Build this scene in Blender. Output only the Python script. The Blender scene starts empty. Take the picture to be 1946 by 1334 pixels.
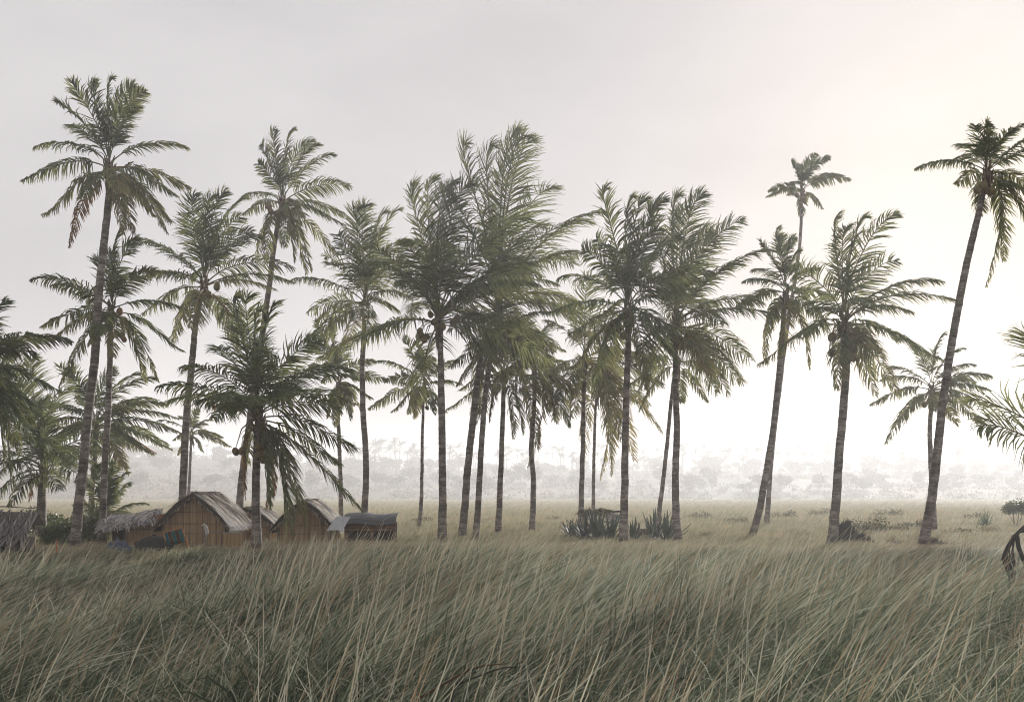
import bpy, math, random
import numpy as np
from mathutils import Vector

R = math.radians
scene = bpy.context.scene
COL = scene.collection

# ------------------------------------------------------------------ camera, sky, sun, exposure
FPX, CX, HY, CAM_H = 1892.0, 973.0, 938.0, 2.2      # focal length in photo pixels, centre column, horizon row, eye height
cam_data = bpy.data.cameras.new('camera')
cam = bpy.data.objects.new('camera', cam_data)
COL.objects.link(cam)
cam.location = (0, 0, CAM_H)
cam.rotation_euler = (R(90), 0, 0)
cam_data.sensor_width = 36.0
cam_data.lens = 36.0 * FPX / 1946.0
cam_data.shift_y = (HY - 667.0) / 1946.0
cam_data.clip_start = 0.05
cam_data.clip_end = 6000
scene.camera = cam

SUN_AZ, SUN_EL = R(25.5), R(16.5)                   # to the right of the view axis, behind the palms
sun_dir = Vector((math.sin(SUN_AZ) * math.cos(SUN_EL), math.cos(SUN_AZ) * math.cos(SUN_EL), math.sin(SUN_EL)))
world = bpy.data.worlds.new('World')
scene.world = world
world.use_nodes = True
wn, wl = world.node_tree.nodes, world.node_tree.links
wn.clear()
sky = wn.new('ShaderNodeTexSky')
sky.sky_type = 'NISHITA'
sky.sun_disc = False
sky.sun_elevation = SUN_EL
sky.sun_rotation = SUN_AZ
sky.dust_density = 3.0
bg_sky = wn.new('ShaderNodeBackground'); bg_sky.inputs['Strength'].default_value = 0.05
wl.new(sky.outputs['Color'], bg_sky.inputs['Color'])
# thin even cloud sheet over the whole sky, a little thicker and thinner in places
tc = wn.new('ShaderNodeTexCoord')
mp = wn.new('ShaderNodeMapping'); mp.inputs['Scale'].default_value = (1.6, 1.6, 4.0)
nz = wn.new('ShaderNodeTexNoise'); nz.inputs['Scale'].default_value = 1.7; nz.inputs['Detail'].default_value = 4.0
rp = wn.new('ShaderNodeValToRGB')
rp.color_ramp.elements[0].position = 0.34; rp.color_ramp.elements[0].color = (0.360, 0.346, 0.354, 1)
rp.color_ramp.elements[1].position = 0.66; rp.color_ramp.elements[1].color = (0.435, 0.418, 0.421, 1)
bg_cloud = wn.new('ShaderNodeBackground'); bg_cloud.inputs['Strength'].default_value = 1.0
mixw = wn.new('ShaderNodeMixShader'); mixw.inputs['Fac'].default_value = 0.93
wout = wn.new('ShaderNodeOutputWorld')
wl.new(tc.outputs['Generated'], mp.inputs['Vector']); wl.new(mp.outputs['Vector'], nz.inputs['Vector'])
wl.new(nz.outputs['Fac'], rp.inputs['Fac']); wl.new(rp.outputs['Color'], bg_cloud.inputs['Color'])
wl.new(bg_sky.outputs[0], mixw.inputs[1]); wl.new(bg_cloud.outputs[0], mixw.inputs[2])
wl.new(mixw.outputs[0], wout.inputs['Surface'])

sun_data = bpy.data.lights.new('sun', 'SUN')
sun_data.energy = 5.0
sun_data.angle = R(3.0)
sun_data.color = (1.0, 0.985, 0.975)
sun = bpy.data.objects.new('sun', sun_data)
COL.objects.link(sun)
sun.rotation_euler = (-sun_dir).to_track_quat('-Z', 'Y').to_euler()

vs = scene.view_settings
vs.view_transform = 'Standard'; vs.look = 'None'; vs.exposure = 0.68; vs.gamma = 1.0; vs.use_curve_mapping = False
scene.cycles.max_bounces = 6
scene.cycles.diffuse_bounces = 3
scene.cycles.glossy_bounces = 2
scene.cycles.transmission_bounces = 4
scene.cycles.transparent_max_bounces = 4
scene.cycles.volume_bounces = 2
scene.cycles.filter_width = 1.0

HAZE_DENSITY, HAZE_G = 0.00150, 0.33

# ------------------------------------------------------------------ helpers
def ground_z(x, y):
    y = np.asarray(y, float); x = np.asarray(x, float)
    a = np.clip((y - 23.0) / 5.0, 0, 1); a = a * a * (3 - 2 * a)
    b = np.clip((y - 60.0) / 60.0, 0, 1); b = b * b * (3 - 2 * b)
    return -0.9 + 1.4 * a - 0.3 * b + 0.05 * np.sin(x * 0.9 + y * 0.37) * a + 0.03 * np.sin(x * 2.1 - y * 1.3) * a

def at(px, py, Y):
    return np.array([(px - CX) / FPX * Y, Y, CAM_H - (py - HY) / FPX * Y])

def new_mesh(name, verts, faces, attrs=None, smooth=False):
    """verts (n,3); faces: an (m,k) int array or a list of tuples; attrs: float per point."""
    verts = np.asarray(verts, np.float32)
    me = bpy.data.meshes.new(name)
    if isinstance(faces, np.ndarray):
        m, k = faces.shape
        me.vertices.add(len(verts)); me.vertices.foreach_set('co', verts.ravel())
        me.loops.add(m * k); me.loops.foreach_set('vertex_index', faces.astype(np.int32).ravel())
        me.polygons.add(m)
        me.polygons.foreach_set('loop_start', np.arange(0, m * k, k, dtype=np.int32))
        me.polygons.foreach_set('loop_total', np.full(m, k, np.int32))
        me.update(calc_edges=True)
    else:
        me.from_pydata([tuple(v) for v in verts], [], [tuple(f) for f in faces])
    for key, val in (attrs or {}).items():
        a = me.attributes.new(key, 'FLOAT', 'POINT')
        a.data.foreach_set('value', np.asarray(val, np.float32))
    if smooth:
        me.polygons.foreach_set('use_smooth', np.ones(len(me.polygons), bool))
    return me

class MB:
    """collects pieces into one mesh, with a float attribute 'tint'"""
    def __init__(self): self.v = []; self.f = []; self.t = []; self.n = 0
    def add(self, verts, faces, tint=0.0):
        verts = np.asarray(verts, float)
        self.v.append(verts)
        self.f += [tuple(int(i) + self.n for i in f) for f in faces]
        self.t.append(np.full(len(verts), tint) if np.isscalar(tint) else np.asarray(tint, float))
        self.n += len(verts)
    def box(self, c, s, rot=None, tint=0.0, taper=1.0):
        hx, hy, hz = s[0] / 2, s[1] / 2, s[2] / 2
        p = np.array([(-hx, -hy, -hz), (hx, -hy, -hz), (hx, hy, -hz), (-hx, hy, -hz),
                      (-hx * taper, -hy * taper, hz), (hx * taper, -hy * taper, hz), (hx * taper, hy * taper, hz), (-hx * taper, hy * taper, hz)])
        if rot is not None: p = p @ np.asarray(rot).T
        self.add(p + np.asarray(c), [(3, 2, 1, 0), (4, 5, 6, 7), (0, 1, 5, 4), (1, 2, 6, 5), (2, 3, 7, 6), (3, 0, 4, 7)], tint)
    def tube(self, pts, radii, sides=6, tint=0.0, cap=True):
        v, f = tube_arrays(pts, radii, sides)
        f = [tuple(q) for q in f]
        if cap:
            n = len(v)
            f.append(tuple(range(sides))[::-1]); f.append(tuple(range(n - sides, n)))
        self.add(v, f, tint)
    def quad(self, a, b, c, d, tint=0.0): self.add([a, b, c, d], [(0, 1, 2, 3)], tint)
    def build(self, name, mat, parent=None, smooth=False, loc=None):
        me = new_mesh(name, np.concatenate(self.v), self.f, {'tint': np.concatenate(self.t)}, smooth)
        return link(name, me, mat, parent, loc)

def tube_arrays(pts, radii, sides):
    pts = np.asarray(pts, float); n = len(pts)
    radii = np.full(n, radii) if np.isscalar(radii) else np.asarray(radii, float)
    T = np.gradient(pts, axis=0); T /= np.linalg.norm(T, axis=1, keepdims=True) + 1e-9
    ref = np.array([0.0, 1.0, 0.0]) if abs(T[:, 1]).mean() < 0.8 else np.array([1.0, 0, 0])
    A = np.cross(T, ref); A /= np.linalg.norm(A, axis=1, keepdims=True) + 1e-9
    B = np.cross(T, A)
    ang = np.linspace(0, 2 * np.pi, sides, endpoint=False)
    ring = A[:, None, :] * np.cos(ang)[None, :, None] + B[:, None, :] * np.sin(ang)[None, :, None]
    v = (pts[:, None, :] + ring * radii[:, None, None]).reshape(-1, 3)
    i = np.arange(n - 1)[:, None] * sides; j = np.arange(sides)[None, :]; k = (j + 1) % sides
    f = np.stack([i + j, i + k, i + sides + k, i + sides + j], -1).reshape(-1, 4)
    return v, f

def link(name, me, mat, parent=None, loc=None):
    o = bpy.data.objects.new(name, me)
    COL.objects.link(o)
    if mat is not None and len(me.materials) == 0: me.materials.append(mat)
    if parent is not None: o.parent = parent
    if loc is not None: o.location = loc
    return o

def tag(o, label=None, cat=None, group=None, kind=None):
    if label: o['label'] = label
    if cat: o['category'] = cat
    if group: o['group'] = group
    if kind: o['kind'] = kind
    return o

def thing(name, label, cat, loc=(0, 0, 0), group=None):
    o = bpy.data.objects.new(name, None); COL.objects.link(o)
    o.location = loc; o.empty_display_size = 0.3
    return tag(o, label, cat, group)

def dup(root, loc, label=None, rotz=None, scale=None):
    c = root.copy(); COL.objects.link(c); c.location = loc
    if label: c['label'] = label
    if rotz is not None: c.rotation_euler = (0, 0, rotz)
    if scale is not None: c.scale = scale if hasattr(scale, '__len__') else (scale,) * 3
    for ch in list(root.children):
        d = ch.copy(); COL.objects.link(d); d.parent = c
    return c

def catmull(P, n):
    P = np.asarray(P, float)
    if len(P) == 2: P = np.array([P[0], (P[0] * 2 + P[1]) / 3, (P[0] + P[1] * 2) / 3, P[1]])
    Q = np.vstack([2 * P[0] - P[1], P, 2 * P[-1] - P[-2]])
    out = []
    segs = len(P) - 1
    for u in np.linspace(0, segs, n):
        i = min(int(u), segs - 1); t = u - i
        a, b, c, d = Q[i:i + 4]
        out.append(0.5 * (2 * b + (c - a) * t + (2 * a - 5 * b + 4 * c - d) * t * t + (3 * b - a - 3 * c + d) * t ** 3))
    return np.array(out)

def unit(a): return a / (np.linalg.norm(a, axis=-1, keepdims=True) + 1e-9)

# ------------------------------------------------------------------ materials
def mat_new(name):
    m = bpy.data.materials.new(name); m.use_nodes = True
    n, l = m.node_tree.nodes, m.node_tree.links
    n.clear()
    out = n.new('ShaderNodeOutputMaterial')
    return m, n, l, out

def ramp(n, stops):
    r = n.new('ShaderNodeValToRGB')
    e = r.color_ramp.elements
    while len(e) < len(stops): e.new(0.5)
    for i, (p, c) in enumerate(stops):
        e[i].position = p; e[i].color = (*c, 1)
    return r

def noise(n, l, scale, detail=3.0, coord='Object', stretch=None):
    t = n.new('ShaderNodeTexCoord')
    z = n.new('ShaderNodeTexNoise'); z.inputs['Scale'].default_value = scale; z.inputs['Detail'].default_value = detail
    src = t.outputs[coord]
    if coord == 'World':
        pass
    if stretch:
        m = n.new('ShaderNodeMapping'); m.inputs['Scale'].default_value = stretch
        l.new(src, m.inputs['Vector']); src = m.outputs['Vector']
    l.new(src, z.inputs['Vector'])
    return z

def world_noise(n, l, scale, detail=3.0):
    g = n.new('ShaderNodeNewGeometry')
    z = n.new('ShaderNodeTexNoise'); z.inputs['Scale'].default_value = scale; z.inputs['Detail'].default_value = detail
    l.new(g.outputs['Position'], z.inputs['Vector'])
    return z

def leaf_material(name, stops, trans, trans_fac=0.35, rough=0.45, spec=0.5, obj_var=0.25, patch=None):
    """attribute 'tint' 0..1 runs along the colour stops; a share of the light passes through the leaf"""
    m, n, l, out = mat_new(name)
    a = n.new('ShaderNodeAttribute'); a.attribute_name = 'tint'
    oi = n.new('ShaderNodeObjectInfo')
    mm = n.new('ShaderNodeMath'); mm.operation = 'MULTIPLY_ADD'; mm.inputs[1].default_value = obj_var; mm.inputs[2].default_value = -obj_var / 2
    l.new(oi.outputs['Random'], mm.inputs[0])
    ad = n.new('ShaderNodeMath'); ad.operation = 'ADD'; l.new(a.outputs['Fac'], ad.inputs[0]); l.new(mm.outputs[0], ad.inputs[1])
    last = ad
    if patch:
        z = world_noise(n, l, patch[0], 3.0)
        pm = n.new('ShaderNodeMath'); pm.operation = 'MULTIPLY_ADD'; pm.inputs[1].default_value = patch[1]; pm.inputs[2].default_value = -patch[1] * 0.5
        l.new(z.outputs['Fac'], pm.inputs[0])
        ad2 = n.new('ShaderNodeMath'); ad2.operation = 'ADD'; l.new(last.outputs[0], ad2.inputs[0]); l.new(pm.outputs[0], ad2.inputs[1])
        last = ad2
    r = ramp(n, stops); l.new(last.outputs[0], r.inputs['Fac'])
    p = n.new('ShaderNodeBsdfPrincipled'); p.inputs['Roughness'].default_value = rough
    p.inputs['Specular IOR Level'].default_value = spec
    l.new(r.outputs['Color'], p.inputs['Base Color'])
    t = n.new('ShaderNodeBsdfTranslucent')
    mx = n.new('ShaderNodeMix'); mx.data_type = 'RGBA'; mx.blend_type = 'MIX'; mx.inputs['Factor'].default_value = 0.5
    l.new(r.outputs['Color'], mx.inputs[6]); mx.inputs[7].default_value = (*trans, 1)
    l.new(mx.outputs[2], t.inputs['Color'])
    s = n.new('ShaderNodeMixShader'); s.inputs['Fac'].default_value = trans_fac
    l.new(p.outputs[0], s.inputs[1]); l.new(t.outputs[0], s.inputs[2]); l.new(s.outputs[0], out.inputs['Surface'])
    return m

def rough_material(name, stops, scale=6.0, detail=5.0, rough=0.9, bump=0.4, stretch=None, bump_scale=None, tint=0.0, spec=0.25, metal=0.0):
    m, n, l, out = mat_new(name)
    z = noise(n, l, scale, detail, 'Object', stretch)
    fac = z.outputs['Fac']
    if tint:
        a = n.new('ShaderNodeAttribute'); a.attribute_name = 'tint'
        mm = n.new('ShaderNodeMath'); mm.operation = 'MULTIPLY_ADD'; mm.inputs[1].default_value = tint
        l.new(a.outputs['Fac'], mm.inputs[0]); l.new(fac, mm.inputs[2])
        fac = mm.outputs[0]
    r = ramp(n, stops); l.new(fac, r.inputs['Fac'])
    p = n.new('ShaderNodeBsdfPrincipled'); p.inputs['Roughness'].default_value = rough
    p.inputs['Specular IOR Level'].default_value = spec; p.inputs['Metallic'].default_value = metal
    l.new(r.outputs['Color'], p.inputs['Base Color'])
    if bump:
        zb = noise(n, l, bump_scale or scale * 3, 6.0, 'Object', stretch)
        b = n.new('ShaderNodeBump'); b.inputs['Strength'].default_value = bump; b.inputs['Distance'].default_value = 0.02
        l.new(zb.outputs['Fac'], b.inputs['Height']); l.new(b.outputs[0], p.inputs['Normal'])
    l.new(p.outputs[0], out.inputs['Surface'])
    return m

M = {}
M['frond'] = leaf_material('palm_leaf', [(0.0, (0.036, 0.066, 0.036)), (0.35, (0.088, 0.128, 0.062)), (0.65, (0.185, 0.190, 0.088)), (1.0, (0.34, 0.22, 0.10))],
                           (0.30, 0.28, 0.09), 0.40, 0.6, 0.15, 0.3)
M['dead_frond'] = leaf_material('dead_leaf', [(0.0, (0.10, 0.06, 0.03)), (0.5, (0.20, 0.12, 0.06)), (1.0, (0.36, 0.24, 0.13))], (0.3, 0.15, 0.05), 0.3, 0.7, 0.2, 0.3)
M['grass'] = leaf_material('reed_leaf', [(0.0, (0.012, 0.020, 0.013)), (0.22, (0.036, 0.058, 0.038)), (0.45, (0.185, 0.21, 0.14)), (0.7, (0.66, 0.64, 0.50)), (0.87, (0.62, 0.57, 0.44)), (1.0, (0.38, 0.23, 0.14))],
                           (0.28, 0.33, 0.18), 0.24, 0.65, 0.06, 0.04, (0.22, 0.12))  # silvery stops carry the blade highlights as colour
M['meadow'] = leaf_material('meadow_leaf', [(0.0, (0.16, 0.18, 0.11)), (0.42, (0.36, 0.36, 0.24)), (0.7, (0.56, 0.48, 0.35)), (1.0, (0.50, 0.31, 0.20))],
                            (0.3, 0.26, 0.12), 0.3, 0.6, 0.3, 0.2, (0.12, 0.7))
M['bush'] = leaf_material('bush_leaf', [(0.0, (0.030, 0.045, 0.020)), (0.5, (0.060, 0.080, 0.032)), (1.0, (0.12, 0.13, 0.05))], (0.2, 0.24, 0.06), 0.3, 0.4, 0.5, 0.2)
M['sisal'] = leaf_material('sisal_leaf', [(0.0, (0.040, 0.058, 0.046)), (0.6, (0.075, 0.098, 0.075)), (1.0, (0.2, 0.17, 0.09))], (0.14, 0.18, 0.1), 0.1, 0.6, 0.2, 0.3)
M['scrub'] = leaf_material('scrub_leaf', [(0.0, (0.055, 0.058, 0.032)), (0.5, (0.11, 0.105, 0.060)), (1.0, (0.22, 0.17, 0.10))], (0.15, 0.16, 0.06), 0.2, 0.7, 0.2, 0.4)
M['thatch'] = leaf_material('thatch_leaf', [(0.0, (0.045, 0.034, 0.024)), (0.5, (0.20, 0.155, 0.11)), (1.0, (0.58, 0.48, 0.37))], (0.2, 0.15, 0.1), 0.08, 0.75, 0.25, 0.1)
M['rust_thatch'] = leaf_material('rust_thatch_leaf', [(0.0, (0.12, 0.05, 0.02)), (1.0, (0.42, 0.18, 0.07))], (0.3, 0.13, 0.05), 0.2, 0.8, 0.2, 0.1)
M['grey_thatch'] = leaf_material('grey_thatch_leaf', [(0.0, (0.12, 0.11, 0.105)), (0.5, (0.34, 0.32, 0.31)), (1.0, (0.62, 0.59, 0.57))], (0.2, 0.18, 0.16), 0.08, 0.75, 0.25, 0.1)
M['reed'] = rough_material('dry_reed', [(0.1, (0.12, 0.075, 0.042)), (0.5, (0.34, 0.225, 0.125)), (0.9, (0.60, 0.44, 0.27))], 3.0, 4.0, 0.7, 0.15, (45, 45, 0.8), tint=0.25)
M['wood'] = rough_material('weathered_wood', [(0.3, (0.09, 0.07, 0.055)), (0.7, (0.26, 0.21, 0.17))], 5.0, 5.0, 0.85, 0.3, (5, 5, 1))
M['red_wood'] = rough_material('red_brown_log', [(0.3, (0.07, 0.035, 0.022)), (0.7, (0.24, 0.12, 0.07))], 4.0, 5.0, 0.8, 0.4, (1, 6, 6))
M['char'] = rough_material('charred_wood', [(0.3, (0.010, 0.009, 0.008)), (0.7, (0.035, 0.03, 0.026))], 8.0, 5.0, 0.8, 0.4)
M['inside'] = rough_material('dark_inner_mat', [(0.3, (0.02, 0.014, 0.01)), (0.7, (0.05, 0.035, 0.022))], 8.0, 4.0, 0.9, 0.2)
M['tarp'] = rough_material('black_tarpaulin', [(0.3, (0.018, 0.02, 0.024)), (0.7, (0.05, 0.055, 0.062))], 4.0, 4.0, 0.33, 0.3, (1, 4, 4), spec=0.6)
M['tin'] = rough_material('weathered_tin', [(0.3, (0.40, 0.42, 0.45)), (0.75, (0.62, 0.63, 0.65))], 6.0, 5.0, 0.5, 0.15, (6, 1, 1), spec=0.4)
M['cloth'] = rough_material('pale_cloth', [(0.3, (0.26, 0.245, 0.22)), (0.7, (0.50, 0.48, 0.44))], 9.0, 4.0, 0.9, 0.3)
M['teal'] = rough_material('teal_canvas', [(0.3, (0.012, 0.10, 0.13)), (0.7, (0.02, 0.17, 0.20))], 12.0, 4.0, 0.75, 0.1)
M['orange_wood'] = rough_material('orange_wood', [(0.3, (0.25, 0.10, 0.03)), (0.7, (0.50, 0.24, 0.08))], 6.0, 4.0, 0.6, 0.2, (1, 1, 6))
M['brown_canvas'] = rough_material('brown_canvas', [(0.3, (0.06, 0.03, 0.018)), (0.7, (0.13, 0.065, 0.035))], 12.0, 4.0, 0.8, 0.1)
M['blue_cloth'] = rough_material('dark_blue_cloth', [(0.3, (0.02, 0.03, 0.05)), (0.7, (0.10, 0.12, 0.17))], 8.0, 4.0, 0.8, 0.2)
M['red_paint'] = rough_material('faded_red_paint', [(0.3, (0.35, 0.07, 0.03)), (0.7, (0.55, 0.15, 0.07))], 9.0, 4.0, 0.7, 0.1)
M['sheath'] = rough_material('palm_fibre', [(0.3, (0.06, 0.045, 0.03)), (0.7, (0.20, 0.15, 0.09))], 5.0, 5.0, 0.9, 0.6, (6, 6, 1), tint=0.3)
M['husk'] = rough_material('coconut_husk', [(0.25, (0.08, 0.058, 0.026)), (0.75, (0.22, 0.16, 0.07))], 4.0, 4.0, 0.55, 0.15)
M['orange_husk'] = rough_material('orange_coconut_husk', [(0.25, (0.12, 0.06, 0.025)), (0.75, (0.30, 0.16, 0.065))], 4.0, 4.0, 0.55, 0.15)
M['green_husk'] = rough_material('green_coconut_husk', [(0.25, (0.08, 0.085, 0.025)), (0.75, (0.21, 0.20, 0.07))], 4.0, 4.0, 0.5, 0.1)

def trunk_material():
    m, n, l, out = mat_new('palm_bark')
    z = noise(n, l, 2.2, 6.0, 'Object', (1.0, 1.0, 2.5))
    z2 = noise(n, l, 9.0, 5.0, 'Object', (1.0, 1.0, 6.0))
    a = n.new('ShaderNodeAttribute'); a.attribute_name = 'tint'       # ring scars, written with the ring geometry
    mx = n.new('ShaderNodeMath'); mx.operation = 'MULTIPLY_ADD'; mx.inputs[1].default_value = 0.75; l.new(z2.outputs['Fac'], mx.inputs[0]); l.new(z.outputs['Fac'], mx.inputs[2])
    ms = n.new('ShaderNodeMath'); ms.operation = 'MULTIPLY_ADD'; ms.inputs[1].default_value = -0.09; l.new(a.outputs['Fac'], ms.inputs[0]); l.new(mx.outputs[0], ms.inputs[2])
    r = ramp(n, [(0.52, (0.040, 0.034, 0.028)), (0.85, (0.145, 0.122, 0.103)), (1.12, (0.30, 0.27, 0.235))])
    l.new(ms.outputs[0], r.inputs['Fac'])
    p = n.new('ShaderNodeBsdfPrincipled'); p.inputs['Roughness'].default_value = 0.85; p.inputs['Specular IOR Level'].default_value = 0.25
    l.new(r.outputs['Color'], p.inputs['Base Color'])
    b = n.new('ShaderNodeBump'); b.inputs['Strength'].default_value = 0.5; b.inputs['Distance'].default_value = 0.02
    l.new(z2.outputs['Fac'], b.inputs['Height']); l.new(b.outputs[0], p.inputs['Normal'])
    l.new(p.outputs[0], out.inputs['Surface'])
    return m
M['bark'] = trunk_material()

def ground_material():
    m, n, l, out = mat_new('sandy_soil')
    z = world_noise(n, l, 0.035, 6.0)
    z2 = world_noise(n, l, 1.4, 6.0)
    r = ramp(n, [(0.30, (0.16, 0.17, 0.10)), (0.45, (0.26, 0.25, 0.16)), (0.58, (0.38, 0.29, 0.20)), (0.72, (0.30, 0.28, 0.18))])
    l.new(z.outputs['Fac'], r.inputs['Fac'])
    r2 = ramp(n, [(0.3, (0.55, 0.55, 0.55)), (0.7, (1.25, 1.2, 1.1))])
    l.new(z2.outputs['Fac'], r2.inputs['Fac'])
    mm = n.new('ShaderNodeMix'); mm.data_type = 'RGBA'; mm.blend_type = 'MULTIPLY'; mm.inputs['Factor'].default_value = 1.0
    l.new(r.outputs['Color'], mm.inputs[6]); l.new(r2.outputs['Color'], mm.inputs[7])
    p = n.new('ShaderNodeBsdfPrincipled'); p.inputs['Roughness'].default_value = 1.0; p.inputs['Specular IOR Level'].default_value = 0.1
    l.new(mm.outputs[2], p.inputs['Base Color'])
    g = n.new('ShaderNodeNewGeometry'); sx = n.new('ShaderNodeSeparateXYZ'); l.new(g.outputs['Position'], sx.inputs[0])
    mr = n.new('ShaderNodeMapRange'); mr.inputs['From Min'].default_value = -0.6; mr.inputs['From Max'].default_value = 0.1
    l.new(sx.outputs['Z'], mr.inputs['Value'])
    mud = n.new('ShaderNodeMix'); mud.data_type = 'RGBA'; mud.inputs[6].default_value = (0.022, 0.020, 0.015, 1)   # wet black mud of the reed bed, dry soil on the bank
    l.new(mr.outputs[0], mud.inputs['Factor']); l.new(mm.outputs[2], mud.inputs[7]); l.new(mud.outputs[2], p.inputs['Base Color'])
    b = n.new('ShaderNodeBump'); b.inputs['Strength'].default_value = 0.6; b.inputs['Distance'].default_value = 0.05
    l.new(z2.outputs['Fac'], b.inputs['Height']); l.new(b.outputs[0], p.inputs['Normal'])
    l.new(p.outputs[0], out.inputs['Surface'])
    return m
M['ground'] = ground_material()

def hill_material():
    m, n, l, out = mat_new('hill_scrub_soil')
    z = world_noise(n, l, 0.02, 7.0)
    r = ramp(n, [(0.30, (0.055, 0.06, 0.035)), (0.5, (0.11, 0.105, 0.06)), (0.62, (0.19, 0.16, 0.10)), (0.75, (0.33, 0.28, 0.2))])
    l.new(z.outputs['Fac'], r.inputs['Fac'])
    p = n.new('ShaderNodeBsdfPrincipled'); p.inputs['Roughness'].default_value = 1.0; p.inputs['Specular IOR Level'].default_value = 0.1
    l.new(r.outputs['Color'], p.inputs['Base Color']); l.new(p.outputs[0], out.inputs['Surface'])
    return m
M['hill'] = hill_material()

# ------------------------------------------------------------------ setting: ground, hills
def sheet(name, xs, ys, zf, mat):
    X, Y = np.meshgrid(xs, ys)
    Z = zf(X, Y)
    nx, ny = len(xs), len(ys)
    i = np.arange(ny - 1)[:, None] * nx + np.arange(nx - 1)[None, :]
    F = np.stack([i, i + 1, i + nx + 1, i + nx], -1).reshape(-1, 4)
    me = new_mesh(name, np.stack([X, Y, Z], -1).reshape(-1, 3), F, None, True)
    return link(name, me, mat)

ys = np.concatenate([np.arange(-12, 20, 2.0), np.arange(20, 70, 0.5), np.arange(70, 140, 3.0), np.arange(140, 640, 25.0)])
xs = np.concatenate([np.arange(-780, -60, 40.0), np.arange(-60, 60, 0.6), np.arange(60, 781, 40.0)])
tag(sheet('ground', xs, ys, ground_z, M['ground']), kind='structure')

def crest(x):
    px = CX + np.asarray(x, float) / 480.0 * FPX
    return np.interp(px, [-700, 0, 250, 450, 650, 900, 1300, 1700, 2000, 2700], [21, 21, 20.6, 19.6, 15, 14, 14, 13.5, 12.8, 12.5])

def hill_z(x, y):
    s = np.clip((y - 270.0) / 210.0, 0, 1); s = s ** 1.05
    body = crest(x) * (s - 0.035 * np.sin(s * 6 * np.pi)) - 0.6
    return body + s * (0.9 * np.sin(x * 0.057 + 1.3) * np.sin(y * 0.04) + 0.4 * np.sin(x * 0.15 + y * 0.09)) * np.clip((480 - y) / 60, 0.35, 1)
hill = sheet('hills', np.arange(-770, 771, 10.0), np.arange(264, 616, 5.0), hill_z, M['hill'])
tag(hill, kind='structure')

# ------------------------------------------------------------------ palms
rng = np.random.default_rng(11)

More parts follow.
